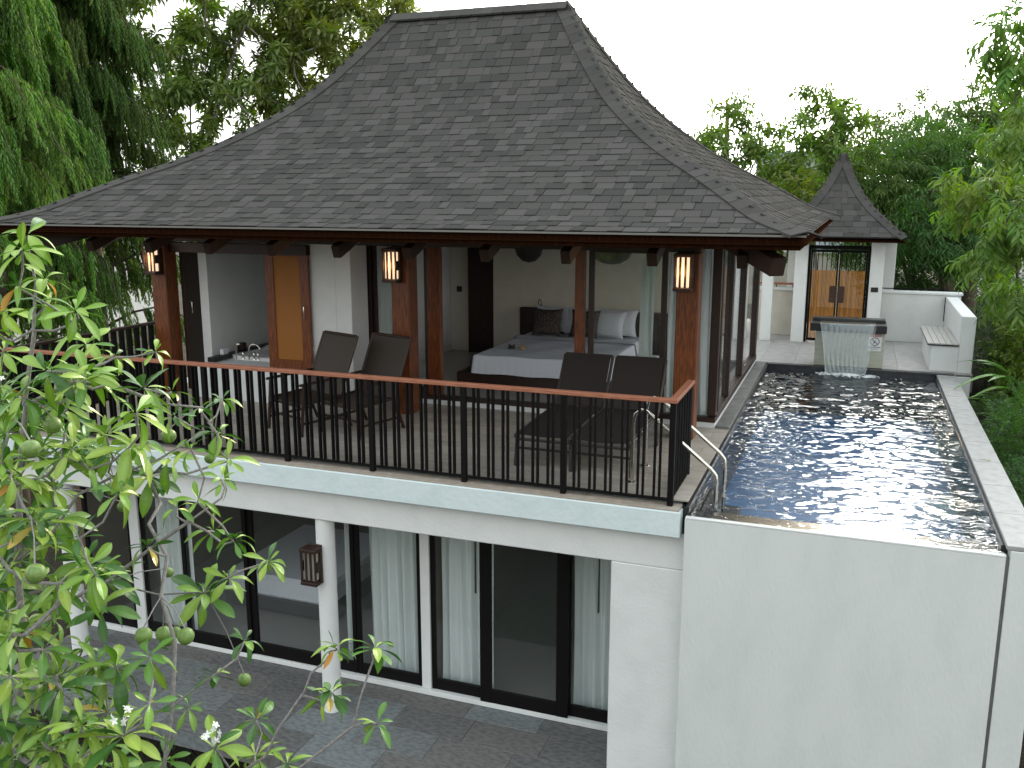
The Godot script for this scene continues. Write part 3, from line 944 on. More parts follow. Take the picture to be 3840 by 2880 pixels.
	for a in [-1, 1]:
		for c in [-1, 1]: bl("leg", st, M.dark_wood, Vector3(a * 0.14, 0.182, c * 0.14), Vector3(0.04, 0.365, 0.04))

func build_lounger(x: float, label: String) -> void:
	var l := thing("sun_lounger", label, "sun lounger", Vector3(x, 0.0, -1.4), 0.0, "dark sling sun loungers")
	var w := 0.60
	var h := 0.345
	# local: foot toward +z
	for sg in [-1.0, 1.0]:
		var fx: float = sg * (w * 0.5)
		beam("side_rail", l, M.bronze, Vector3(fx, h, 0.74), Vector3(fx, h + 0.03, -0.66), 0.035, 0.05, 0.008, false)
		beam("back_rail", l, M.bronze, Vector3(fx, h + 0.035, -0.665), Vector3(fx, h + 0.60, -1.06), 0.032, 0.04, 0.008, false)
		beam("leg", l, M.bronze, Vector3(fx, h - 0.02, 0.66), Vector3(fx * 1.02, 0.004, 0.70), 0.035, 0.05, 0.006, false)
		beam("leg", l, M.bronze, Vector3(fx, h, -0.55), Vector3(fx * 1.02, 0.004, -0.62), 0.035, 0.05, 0.006, false)
	bl("foot_bar", l, M.bronze, Vector3(0, h - 0.03, 0.735), Vector3(w, 0.03, 0.03), 0.006)
	bl("cross_bar", l, M.bronze, Vector3(0, 0.20, 0.675), Vector3(w, 0.025, 0.025), 0.006)
	beam("top_bar", l, M.bronze, Vector3(-w * 0.5, h + 0.605, -1.065), Vector3(w * 0.5, h + 0.605, -1.065), 0.03, 0.03, 0.006, false)
	var s := ns()
	grid(s, 10, 24, func(u: float, v: float):
		var xx := lerpf(-w * 0.5 + 0.018, w * 0.5 - 0.018, u)
		return Vector3(xx, h + 0.028 + 0.03 * v - 0.018 * sin(u * PI), lerpf(0.735, -0.665, v)))
	put("seat_sling", s.commit(), M.sling, l)
	s = ns()
	grid(s, 10, 16, func(u: float, v: float):
		var xx := lerpf(-w * 0.5 + 0.016, w * 0.5 - 0.016, u)
		return Vector3(xx, h + 0.055 + 0.565 * v, lerpf(-0.655, -1.055, v) + 0.02 - 0.02 * sin(u * PI)))
	put("back_sling", s.commit(), M.sling, l)

func build_chair(at: Vector3, turn: float, label: String) -> void:
	var c := thing("rattan_chair", label, "chair", at, turn, "reclining rattan chairs")
	var w := 0.64
	# local: sitter faces +z
	var s := ns()
	grid(s, 12, 14, func(u: float, v: float):
		return Vector3(lerpf(-w * 0.5, w * 0.5, u), 0.40 + 0.02 * v - 0.02 * sin(v * PI) - 0.012 * sin(u * PI), lerpf(0.34, -0.24, v)))
	put("seat", s.commit(), M.rattan, c)
	s = ns()
	grid(s, 14, 18, func(u: float, v: float):
		return Vector3(lerpf(-w * 0.5, w * 0.5, u), 0.40 + 0.72 * v, lerpf(-0.24, -0.55, v) - 0.02 * sin(u * PI)))
	put("backrest", s.commit(), M.rattan, c)
	bl("seat_front", c, M.rattan, Vector3(0, 0.385, 0.35), Vector3(w, 0.05, 0.03), 0.012)
	for sg in [-1.0, 1.0]:
		var x: float = sg * (w * 0.5 + 0.015)
		beam("leg", c, M.dark_wood, Vector3(x, 0.62, 0.30), Vector3(x, 0.003, 0.36), 0.035, 0.035, 0.008, false)
		beam("leg", c, M.dark_wood, Vector3(x, 0.44, -0.22), Vector3(x, 0.003, -0.40), 0.035, 0.035, 0.008, false)
		beam("armrest", c, M.dark_wood, Vector3(x, 0.635, 0.36), Vector3(x, 0.66, -0.34), 0.05, 0.028, 0.008, false)
		beam("side_rail", c, M.dark_wood, Vector3(x, 0.395, 0.34), Vector3(x, 0.415, -0.24), 0.028, 0.035, 0.006, false)
		beam("back_post", c, M.dark_wood, Vector3(x, 0.41, -0.245), Vector3(x, 1.13, -0.56), 0.03, 0.03, 0.008, false)
		beam("stretcher", c, M.dark_wood, Vector3(x, 0.16, 0.33), Vector3(x, 0.16, -0.34), 0.022, 0.03, 0.006, false)
	bl("top_rail", c, M.dark_wood, Vector3(0, 1.125, -0.555), Vector3(w, 0.035, 0.032), 0.01)
	bl("stretcher", c, M.dark_wood, Vector3(0, 0.22, 0.335), Vector3(w, 0.03, 0.022), 0.006)

func build_bath() -> void:
	var t := thing("bathtub", "white bathtub set in its deck behind the balcony", "bathtub", Vector3(-6.5, 0.46, -3.3))
	var s := ns()
	var rim := []
	for k in 40:
		var a := TAU * k / 40.0
		var cx := cos(a)
		var sx := sin(a)
		rim.append(Vector2(signf(cx) * pow(absf(cx), 0.45), signf(sx) * pow(absf(sx), 0.45)))
	var prof_t := [Vector3(0.93, 0.62, 0.0), Vector3(0.93, 0.62, 0.055), Vector3(0.84, 0.53, 0.06), Vector3(0.80, 0.49, 0.03), Vector3(0.74, 0.44, -0.20), Vector3(0.60, 0.33, -0.36), Vector3(0.01, 0.01, -0.38)]
	for i in prof_t.size() - 1:
		for k in 40:
			var q := []
			for e in [[i, k], [i, (k + 1) % 40], [i + 1, (k + 1) % 40], [i + 1, k]]:
				var pr: Vector3 = prof_t[e[0]]
				q.append(Vector3(rim[e[1]].x * pr.x, pr.z + 0.001, rim[e[1]].y * pr.y))
			quad(s, q[0], q[1], q[2], q[3], Vector3(0, 1, 0) if i > 0 else (q[0] * Vector3(1, 0, 1)))
	put("shell", s.commit(), M.tub, t, Transform3D(Basis(), Vector3(0.0, 0.0, -0.25)))
	bb("shelf", t, M.black, -7.44, 0.462, -4.7, -7.452 + 0.14, 0.53, -2.62)
	# tap
	var tp := thing("bath_tap", "chrome arched bath tap on the tub rim", "tap", Vector3(-6.78, 0.52, -2.72))
	s = ns()
	var arc := [Vector3(0, 0, 0), Vector3(0, 0.12, 0)]
	var rr := [0.014, 0.013]
	for k in 9:
		var a := PI - PI * 0.92 * k / 8.0
		arc.append(Vector3(0.10 + 0.10 * cos(a), 0.14 + 0.09 * sin(a), 0))
		rr.append(0.012)
	tube(s, arc, rr, 10)
	put("spout", s.commit(), M.chrome, tp)
	for x in [-0.10, 0.09, 0.16]:
		s = ns()
		lathe(s, [Vector2(0.022, 0), Vector2(0.016, 0.02), Vector2(0.014, 0.06), Vector2(0.02, 0.065), Vector2(0.018, 0.10), Vector2(0.0, 0.105)], 10)
		put("valve", s.commit(), M.chrome, tp, Transform3D(Basis(), Vector3(x, 0, 0)))
	var hs := thing("hand_shower", "chrome hand shower standing beside the tap", "shower", Vector3(-7.0, 0.52, -2.72))
	s = ns()
	tube(s, [Vector3(0, 0, 0), Vector3(0, 0.20, 0), Vector3(0.015, 0.215, 0), Vector3(0.07, 0.215, 0)], [0.014, 0.013, 0.013, 0.016], 8)
	put("handle", s.commit(), M.chrome, hs)
	tag(bb("tissue_box", self, M.sheet, -7.40, 0.532, -2.98, -7.325, 0.62, -2.84, 0.015), "small white box on black bath shelf", "box")
	tag(bb("amenity_tray", self, M.dark_wood, -7.42, 0.532, -3.42, -7.33, 0.64, -3.30, 0.01), "brown amenity holder on black bath shelf", "holder")

func build_ladder() -> void:
	for k in 2:
		var z: float = [-0.53, -1.15][k]
		var l := thing("pool_handrail", ["chrome pool entry handrail nearest the balcony corner", "chrome pool entry handrail nearer the big wooden post"][k], "handrail", Vector3(-0.55, 0, z - 0.02), 0.0, "chrome pool handrails")
		var s := ns()
		var zz: float = -0.02
		var pts := [Vector3(-0.05, 0.0, zz), Vector3(-0.05, 0.62, zz), Vector3(-0.03, 0.72, zz), Vector3(0.03, 0.77, zz), Vector3(0.09, 0.76, zz), Vector3(0.14, 0.71, zz), Vector3(0.74, 0.22, zz), Vector3(0.79, 0.16, zz), Vector3(0.80, 0.08, zz), Vector3(0.80, -0.42, zz)]
		tube(s, pts, [0.019, 0.019, 0.019, 0.019, 0.019, 0.019, 0.019, 0.019, 0.019, 0.019], 12)
		put("rail", s.commit(), M.chrome, l)
		s = ns()
		lathe(s, [Vector2(0.05, 0.001), Vector2(0.05, 0.008), Vector2(0.024, 0.018), Vector2(0.019, 0.02)], 16, Transform3D(Basis(), Vector3(-0.05, 0, zz)))
		put("floor_flange", s.commit(), M.chrome, l)

# ---------- court behind the pool ----------
func build_court() -> void:
	var c := structure("court_floor", Vector3(1.5, -0.2, -9.6))
	bb("floor_base", c, M.grey_coping, -7.6, -0.3, -14.0, 3.3, -0.026, -8.11, 0.0)
	for i in 9:
		for j in 10:
			var x := -1.75 + i * 0.56
			var z := -8.112 - j * 0.56
			bb("floor_tile", c, M.court[(i * 5 + j * 3) % 3], x, -0.024, z - 0.557, minf(x + 0.557, 3.28), rng.randf_range(-0.0012, 0.0), z, 0.002)
	# low walls
	var w := thing("court_wall", "white low wall behind the bench with pale coping", "wall", Vector3(2.5, 0, -11.45))
	bb("wall", w, M.white, 1.87, 0.001, -11.56, 3.33, 0.95, -11.36, 0.006)
	bb("coping", w, M.white, 1.85, 0.952, -11.60, 3.36, 1.0, -11.33, 0.008)
	bb("top_rail", w, M.black_metal, 1.9, 1.02, -11.60, 3.1, 1.04, -11.585)
	w = thing("court_wall", "cream low wall with wooden rail beside the gate pillar", "wall", Vector3(0, 0, -11.6))
	bb("wall", w, M.cream, -1.9, 0.001, -11.62, 0.24, 0.93, -11.46, 0.006)
	bb("coping", w, M.white, -1.9, 0.932, -11.64, 0.24, 0.985, -11.43, 0.006)
	bb("handrail", w, M.rail_wood, -0.55, 1.04, -11.60, 0.22, 1.08, -11.53)
	for x in [-0.5, -0.15, 0.18]: bb("rail_post", w, M.black_metal, x, 0.986, -11.58, x + 0.02, 1.04, -11.56)
	w = thing("parapet_wall", "white stepped parapet wall beside the pool's far corner", "wall", Vector3(3.15, -4.2, -9))
	bb("wall", w, M.white, 3.06, -0.05, -11.33, 3.28, 0.925, -8.22, 0.01)
	bb("wall", w, M.white, 3.04, -4.2, -11.33, 3.27, -0.052, -8.10, 0.01)
	bb("edge_strip", w, M.black_metal, 3.045, 0.45, -11.33, 3.058, 0.92, -11.30)
	w = thing("garden_pillar", "square white pillar between villa corner and gate", "pillar", Vector3(-0.22, 0, -10.7))
	bb("shaft", w, M.white, -0.34, 0.001, -10.80, -0.13, 2.1, -10.58, 0.008)
	# bench
	var b := thing("bench", "white built-in bench with pale slatted seat by parapet", "bench", Vector3(2.85, 0, -9))
	bb("base", b, M.white, 2.64, 0.001, -10.25, 3.058, 0.43, -8.22, 0.008)
	bb("edge_trim", b, M.black_metal, 2.585, 0.431, -10.3, 3.05, 0.446, -8.19, 0.002)
	for k in 5: bb("slat", b, M.slat, 2.585 + k * 0.094, 0.448, -10.3, 2.585 + k * 0.094 + 0.090, 0.472, -8.19, 0.004)
	# waterfall fountain
	var f := thing("fountain", "pale stone fountain block with black spout cap at the pool", "fountain", Vector3(1.37, 0, -8.3))
	bb("block", f, M.fountain_stone, 0.82, 0.006, -8.55, 1.92, 0.60, -8.10, 0.006)
	bb("cap", f, M.black, 0.73, 0.602, -8.62, 1.94, 0.735, -8.02, 0.008)
	bb("spout_plate", f, M.chrome, 0.88, 0.737, -8.3, 1.76, 0.745, -7.985, 0.002)
	bb("trough_rim", f, M.dark_tile, 0.75, 0.737, -8.60, 1.92, 0.79, -8.35, 0.006)
	var wf := thing("waterfall", "thin sheet of water pouring from fountain into pool", "waterfall", Vector3(1.33, -0.09, -7.95))
	var s := ns()
	grid(s, 60, 50, func(u: float, v: float):
		var q: float = 1.0 - v
		var half := lerpf(0.435, 0.315, pow(q, 0.8))
		var out := 0.02 + 0.13 * sqrt(q)
		var n := 0.010 * sin(u * 60.0 + 3.0 * sin(v * 5.0)) * q + 0.006 * sin(u * 133.0 + v * 11.0) * q
		return Vector3(1.32 + (u * 2.0 - 1.0) * half + 0.02 * q, lerpf(-0.10, 0.746, v) - 0.0, -8.0 + out + n))
	piece("sheet", s, M.fall, wf)
	for k in 26:
		var u := rng.randf()
		if k < 2: u = float(k)
		var sq := ns()
		var pts := []
		var rad := []
		var top := rng.randf_range(0.0, 0.35) if k > 1 else 0.0
		var bot := rng.randf_range(0.55, 1.0) if k > 1 else 1.0
		for i in 9:
			var q := lerpf(top, bot, i / 8.0)
			var half := lerpf(0.435, 0.315, pow(q, 0.8))
			pts.append(Vector3(1.34 + (u * 2.0 - 1.0) * half + 0.012 * sin(q * 9.0 + k * 1.7) * q, 0.744 - 0.84 * q, -7.992 + 0.02 + 0.13 * sqrt(q)))
			rad.append((0.0010 + 0.0012 * rng.randf()) * (2.0 if k < 2 else 1.0))
		tube(sq, pts, rad, 5)
		piece("streak", sq, M.fall_streak, wf)
	var fm := ns()
	for k in 260:
		var a := rng.randf() * TAU
		var d := pow(rng.randf(), 1.3)
		var c2 := Vector3(1.36 + cos(a) * 0.52 * d, -0.088 + 0.012 * (1.0 - d), -7.80 + sin(a) * 0.22 * d)
		var r := rng.randf_range(0.008, 0.030) * (1.1 - 0.5 * d)
		lathe(fm, [Vector2(0.0, -0.2 * r), Vector2(r, 0.0), Vector2(0.75 * r, 0.4 * r), Vector2(0.0, 0.6 * r)], 7, Transform3D(Basis().scaled(Vector3(1.7, 1.0, 1.0)), c2))
	tag(piece("splash_foam", fm, M.foam, self), "white splash foam where the waterfall meets the pool", "foam", "", "stuff")
	# warning sign
	var g := thing("warning_sign", "small white NO DIVING sign on the fountain's stone face", "sign", Vector3(1.77, 0.30, -8.098))
	bl("plate", g, M.sign_white, Vector3(0, 0.14, 0.004), Vector3(0.205, 0.285, 0.006), 0.002)
	bl("red_band", g, M.sign_red, Vector3(0.0, 0.258, 0.0085), Vector3(0.195, 0.04, 0.002), 0.0)
	for k in 6: bl("band_mark", g, M.sign_white, Vector3(-0.07 + k * 0.028, 0.258, 0.0105), Vector3(0.012, 0.022, 0.001), 0.0)
	s = ns()
	var ring := []
	var rr := []
	for k in 33:
		var a := TAU * k / 32.0
		ring.append(Vector3(0.068 * cos(a), 0.158 + 0.064 * sin(a), 0.008))
		rr.append(0.0055)
	tube(s, ring, rr, 6, false)
	put("ring", s.commit(), M.sign_black, g)
	beam("slash", g, M.sign_black, Vector3(-0.045, 0.20, 0.008), Vector3(0.045, 0.115, 0.008), 0.004, 0.010, 0.0, false)
	s = ns()
	tube(s, [Vector3(-0.022, 0.128, 0.0085), Vector3(0.0, 0.152, 0.0085), Vector3(0.004, 0.166, 0.0085)], [0.006, 0.008, 0.008], 6)
	lathe(s, [Vector2(0, -0.008), Vector2(0.008, 0), Vector2(0, 0.008)], 8, Transform3D(Basis(), Vector3(0.012, 0.178, 0.0085)))
	put("diver", s.commit(), M.sign_black, g)
	var fnt := SystemFont.new()
	fnt.font_names = PackedStringArray(["Droid Sans"])
	fnt.font_weight = 700
	var tm := TextMesh.new()
	tm.font = fnt
	tm.text = "NO DIVING"
	tm.font_size = 32
	tm.pixel_size = 0.0011
	tm.depth = 0.001
	put("lettering", tm, M.sign_blue, g, Transform3D(Basis(), Vector3(0, 0.062, 0.009)))
	for k in 3: bl("small_print", g, M.sign_black, Vector3(-0.04 + 0.04 * k, 0.028, 0.008), Vector3(0.03, 0.006, 0.001), 0.0)
	# dry leaf on the coping
	var dl := thing("dry_leaf", "curled pale dry leaf lying on the pool coping", "leaf", Vector3(2.88, -0.011, -2.75))
	for k in 4:
		var lf := leaf_mesh(0.10, 0.026, 0.5, 0.4, Color(0.42, 0.40, 0.36), Color(0.5, 0.48, 0.42))
		put("blade", lf, M.far_leaf, dl, Transform3D(Basis(Vector3.UP, k * 1.35 + 0.4) * Basis(Vector3.RIGHT, -0.25), Vector3(0, 0.002, 0)))

func build_gate() -> void:
	var p := thing("gate_pavilion", "small gatehouse with steep curved grey shingle roof", "gatehouse", Vector3(1.04, 0, -11.4))
	for q in [[0.26, -10.86, 0.50, -10.60], [1.64, -10.86, 1.88, -10.60], [0.02, -12.5, 0.26, -12.26], [1.90, -12.5, 2.14, -12.26]]:
		bb("pillar", p, M.white, q[0], 0.001, q[1], q[2], 2.08, q[3], 0.008)
	bb("pillar_foot", p, M.coping, 1.62, 0.001, -10.595, 1.90, 0.07, -10.58, 0.003)
	bb("head_beam", p, M.black_metal, -0.05, 2.02, -10.80, 2.13, 2.12, -10.45)
	bb("head_beam", p, M.black_metal, -0.05, 2.02, -12.5, 2.13, 2.12, -12.3)
	bb("letter_plate", p, M.black, 1.68, 1.04, -10.598, 1.81, 1.13, -10.588, 0.002)
	var roof := Node3D.new()
	roof.name = "roof"
	p.add_child(roof)
	roof.position = Vector3(1.0, 2.08, -11.4) - off(p)
	hipped_roof(roof, -0.20, 2.23, -12.55, -10.25, 2.08, 3.63, 0.96, 1.04, -11.4, 0.15, 0.20, 60, 0.13)
	# gate
	var g := thing("gate", "double gate of bamboo panels in black frames", "gate", Vector3(1.07, 0, -10.74))
	bb("frame", g, M.black_metal, 0.502, 0.002, -10.80, 0.545, 1.90, -10.70)
	bb("frame", g, M.black_metal, 1.595, 0.002, -10.80, 1.638, 1.90, -10.70)
	bb("frame", g, M.black_metal, 0.547, 1.83, -10.80, 1.593, 1.90, -10.70)
	for k in 2:
		var x0: float = [0.55, 1.075][k]
		var x1: float = [1.065, 1.59][k]
		var leaf := Node3D.new()
		leaf.name = "gate_leaf"
		g.add_child(leaf, true)
		leaf.position = Vector3(x0, 0, -10.75) - off(g)
		bb("stile", leaf, M.black_metal, x0, 0.03, -10.77, x0 + 0.03, 1.82, -10.73)
		bb("stile", leaf, M.black_metal, x1 - 0.03, 0.03, -10.77, x1, 1.82, -10.73)
		bb("rail", leaf, M.black_metal, x0 + 0.03, 0.03, -10.77, x1 - 0.03, 0.08, -10.73)
		bb("rail", leaf, M.black_metal, x0 + 0.03, 1.77, -10.77, x1 - 0.03, 1.82, -10.73)
		var s := ns()
		var n := 19
		for i in n:
			var x := lerpf(x0 + 0.04, x1 - 0.04, i / float(n - 1))
			var r := 0.0098
			var tone := rng.randf_range(0.55, 1.1)
			s.set_color(Color(tone, tone * 0.97, tone * 0.9))
			tube(s, [Vector3(x, 0.08, -10.75), Vector3(x, 0.5 + 0.3 * rng.randf(), -10.748), Vector3(x, 1.42, -10.75)], [r, r, r], 7)
		tag(piece("bamboo_panel", s, M.bamboo, leaf), "", "", "", "stuff")
		for i in 6:
			var x := lerpf(x0 + 0.05, x1 - 0.05, i / 5.0)
			bb("bar", leaf, M.black_metal, x - 0.007, 1.421, -10.757, x + 0.007, 1.768, -10.743, 0.0)
		bb("handle_plate", leaf, M.wood_trim, x0 + (0.38 if k == 0 else 0.01), 0.80, -10.728, x0 + (0.505 if k == 0 else 0.125), 1.12, -10.705, 0.015)
	bb("centre_bar", g, M.chrome, 1.060, 0.35, -10.70, 1.082, 1.75, -10.685)

# ---------- plants ----------
func leaf_add(s: SurfaceTool, xf: Transform3D, L: float, W: float, droop: float, fold: float, blade: Color, rib: Color, seg := 5, widest := 0.62) -> void:   # grows along +z, face up
	var rows := []
	for i in seg + 1:
		var t := float(i) / seg
		var w := W * 0.5 * pow(sin(PI * pow(t, log(0.5) / log(widest))), 0.8) if i > 0 and i < seg else W * (0.06 if i == 0 else 0.0)
		var y := -droop * L * t * t
		var z := L * t * (1.0 - 0.25 * droop * t)
		rows.append([Vector3(-w, y + fold * w, z), Vector3(0, y, z), Vector3(w, y + fold * w, z)])
	for i in seg:
		for k in 2:
			var a: Vector3 = rows[i][k]
			var b: Vector3 = rows[i][k + 1]
			var c: Vector3 = rows[i + 1][k + 1]
			var d: Vector3 = rows[i + 1][k]
			var n := (xf.basis * (d - b).cross(c - a)).normalized()
			if n.dot(xf.basis.y) < 0.0: n = -n
			var cl := [blade, rib] if k == 0 else [rib, blade]
			var q := [[a, cl[0]], [b, cl[1]], [c, cl[1]], [d, cl[0]]]
			for e in [0, 1, 2, 0, 2, 3]:
				s.set_normal(n)
				s.set_color(q[e][1])
				s.add_vertex(xf * q[e][0])

func leaf_mesh(L: float, W: float, droop: float, fold: float, blade: Color, rib: Color, seg := 6, widest := 0.62) -> ArrayMesh:
	var s := ns()
	leaf_add(s, Transform3D(), L, W, droop, fold, blade, rib, seg, widest)
	return s.commit()

func aim(dir: Vector3, up: Vector3, roll := 0.0) -> Basis:   # z along dir, y near up
	var z := dir.normalized()
	var x := up.cross(z)
	x = x.normalized() if x.length() > 0.02 else z.cross(Vector3(0.3, 0.1, 0.9)).normalized()
	return Basis(x, z.cross(x), z) * Basis(Vector3.BACK, roll)

func rnd_dir() -> Vector3:
	return Vector3(rng.randfn(), rng.randfn(), rng.randfn()).normalized()

func rosette_mesh(n: int, L: float, W: float, seg: int, droop: float, low: float, high: float) -> ArrayMesh:   # whorl of leaves round +y
	var s := ns()
	for k in n:
		var az := k * 2.39996 + rng.randf() * 0.5
		var el := lerpf(high, low, pow(float(k) / n, 0.8)) + rng.randf_range(-0.15, 0.15)
		var d := Vector3(cos(az) * cos(el), sin(el), sin(az) * cos(el))
		var v := rng.randf_range(0.75, 1.2)
		leaf_add(s, Transform3D(aim(d, Vector3.UP, rng.randf_range(-0.4, 0.4)), d * 0.02), L * rng.randf_range(0.7, 1.1), W, droop * rng.randf_range(0.4, 1.5), 0.35, Color(v, v, v), Color(v * 1.25, v * 1.2, v * 1.2), seg)
	return s.commit()

func spray_mesh(n: int, len: float, L: float, W: float) -> ArrayMesh:   # hanging feathery strand, top at origin
	var s := ns()
	var bend := Vector3(rng.randf_range(-0.3, 0.3), 0, rng.randf_range(-0.3, 0.3))
	for k in n:
		var t := (k + rng.randf() * 0.7) / n
		var p := bend * len * t * t + Vector3(0, -len * t, 0)
		var az := k * 2.39996
		var d := Vector3(cos(az), -rng.randf_range(0.7, 1.8), sin(az)).normalized()
		var v := rng.randf_range(0.7, 1.3)
		leaf_add(s, Transform3D(aim(d, Vector3.UP), p), L * (1.15 - 0.6 * t), W, 0.4, 0.2, Color(v, v, v), Color(v, v, v), 2, 0.45)
	return s.commit()

func twig_mesh(n: int, len: float, L: float, W: float, droop: float, seg := 3) -> ArrayMesh:   # leafy twig along +z
	var s := ns()
	for k in n:
		var t := (k + 0.5) / n
		var p := Vector3(0, -0.25 * len * t * t, len * t)
		var az := k * 2.39996
		var d := Vector3(cos(az), sin(az) * 0.6 - 0.1, 0.55 + 0.5 * t).normalized()
		var v := rng.randf_range(0.7, 1.3)
		leaf_add(s, Transform3D(aim(d, Vector3.UP, rng.randf_range(-0.5, 0.5)), p), L * rng.randf_range(0.7, 1.15), W, droop, 0.3, Color(v, v, v), Color(v * 1.15, v * 1.15, v * 1.1), seg, 0.5)
	return s.commit()

func crown(called: String, parent: Node3D, mesh: Mesh, xfs: Array, cols: Array, m: Material) -> void:   # leaf clumps spread through a crown
	var mm := MultiMesh.new()
	mm.transform_format = MultiMesh.TRANSFORM_3D
	mm.use_colors = true
	mm.mesh = mesh
	mm.instance_count = xfs.size()
	for i in xfs.size():
		mm.set_instance_transform(i, xfs[i])
		mm.set_instance_color(i, cols[i])
	var o := MultiMeshInstance3D.new()
	o.name = called
	o.multimesh = mm
	o.material_override = m
	o.position = -off(parent)
	parent.add_child(o, true)
	o.set_meta("kind", "stuff")

func grow(limbs: Array, tips: Array, twig_r: float, wiggle: float) -> Array:   # joins every tip to the nearest wood; returns [pts, radii] runs
	var P := []      # nodes: position, parent
	var par := []
	for L in limbs:
		var prev := -1
		for i in L.size():
			if i == 0 and not P.is_empty():
				var best := 1e9
				for k in P.size():
					var d: float = P[k].distance_squared_to(L[0])
					if d < best:
						best = d
						prev = k
				continue
			var steps := 1 if i == 0 else maxi(1, int((L[i] - L[i - 1]).length() / 0.18))
			for q in steps:
				var p: Vector3 = L[i] if steps == 1 else (P[prev] as Vector3).lerp(L[i], 1.0 / (steps - q))
				P.append(p)
				par.append(prev)
				prev = P.size() - 1
	var base: Vector3 = P[0]
	var order := range(tips.size())
	var dist := []
	for t in tips: dist.append((t as Vector3).distance_to(base))
	order.sort_custom(func(a, b): return dist[a] < dist[b])
	var ends := []
	ends.resize(tips.size())
	for o in order:
		var t: Vector3 = tips[o]
		var best := 1e9
		var at := 0
		for k in P.size():
			var d: float = P[k].distance_to(t)
			d += maxf(0.0, P[k].y - t.y) * 0.6 + maxf(0.0, P[k].distance_to(base) - dist[o]) * 0.8
			if d < best:
				best = d
				at = k
		var a: Vector3 = P[at]
		var n := maxi(2, int(a.distance_to(t) / 0.16))
		var bow := rnd_dir() * wiggle * a.distance_to(t)
		bow.y = -absf(bow.y)
		var prev := at
		for i in n:
			var f := (i + 1.0) / n
			var p := a.lerp(t, f) + bow * sin(f * PI) + (rnd_dir() * wiggle * 0.08 if i < n - 1 else Vector3.ZERO)
			P.append(p)
			par.append(prev)
			prev = P.size() - 1
		ends[o] = prev
	# thickness by what hangs on each node
	var carried := []
	carried.resize(P.size())
	carried.fill(0.0)
	var kids := []
	for k in P.size(): kids.append([])
	for k in range(P.size() - 1, -1, -1):
		if carried[k] == 0.0: carried[k] = 1.0
		if par[k] >= 0:
			carried[par[k]] += carried[k]
			kids[par[k]].append(k)
	var rad := []
	for k in P.size():
		var leaves := carried[k] as float
		rad.append(twig_r * pow(maxf(1.0, leaves), 0.36))
	var runs := []
	var start := [0]
	while not start.is_empty():
		var k: int = start.pop_back()
		var pts := []
		var rr := []
		if par[k] >= 0:
			pts.append(P[par[k]])
			rr.append(minf(rad[par[k]], rad[k] * 1.15))
		while true:
			pts.append(P[k])
			rr.append(rad[k])
			if kids[k].is_empty(): break
			var main_k: int = kids[k][0]
			for c in kids[k]:
				if carried[c] > carried[main_k]: main_k = c
			for c in kids[k]:
				if c != main_k: start.append(c)
			k = main_k
		if pts.size() > 1: runs.append([pts, rr])
	return runs

func vary(c: Color, amount: float) -> Color:
	var v := 1.0 + rng.randf_range(-amount, amount)
	return Color(c.r * v * (1.0 + rng.randf_range(-0.12, 0.18)), c.g * v, c.b * v)

func mango_tree(label: String, base: Vector3, centre: Vector3, half: Vector3, n_tips: int, per: int, L: float, col: Color, fruit: int, group: String) -> void:   # open tree of leaf whorls
	var t := thing("sea_mango_tree", label, "tree", base, 0.0, group)
	var tips := []
	while tips.size() < n_tips:
		var d := rnd_dir() * pow(rng.randf(), 0.4)
		var p := centre + d * half
		if sin(p.x * 2.1 + p.y * 1.3) * cos(p.z * 1.7 + p.y * 1.9) < 0.55: tips.append(p)
	var fork := base.lerp(centre, 0.55)
	var runs := grow([[base, base.lerp(fork, 0.5) + Vector3(0.1, 0, 0.05), fork, centre + Vector3(0, -half.y * 0.2, 0)], [fork, centre + Vector3(-half.x * 0.4, 0, half.z * 0.2)], [fork, centre + Vector3(half.x * 0.4, half.y * 0.1, -half.z * 0.2)]], tips, 0.012, 0.18)
	var s := ns()
	for r in runs: tube(s, r[0], r[1], 6, false)
	piece("trunk", s, M.bark, t)
	var ms := rosette_mesh(12, L, L * 0.27, 3, 0.4, -0.8, 1.1)
	var xf := []
	var cs := []
	for p in tips:
		for k in per:
			var q: Vector3 = p + (rnd_dir() * 0.22 * Vector3(1, 0.8, 1) if k > 0 else Vector3.ZERO)
			var up := (Vector3.UP + rnd_dir() * 0.5).normalized()
			xf.append(Transform3D(aim(up.cross(rnd_dir()), up).scaled(Vector3.ONE * rng.randf_range(0.75, 1.15)), q))
			cs.append(vary(col, 0.3))
	crown("crown", t, ms, xf, cs, M.far_leaf)
	for k in fruit:
		var p: Vector3 = tips[rng.randi() % tips.size()]
		s = ns()
		lathe(s, [Vector2(0.0, -0.05), Vector2(0.035, -0.035), Vector2(0.045, 0), Vector2(0.035, 0.035), Vector2(0, 0.05)], 8, Transform3D(Basis(), p + Vector3(rng.randf_range(-0.1, 0.1), -0.22, rng.randf_range(-0.1, 0.1))))
		tube(s, [p + Vector3(0, -0.05, 0), p + Vector3(0, -0.19, 0)], [0.006, 0.005], 4, false)
		piece("fruit", s, M.fruit, t)

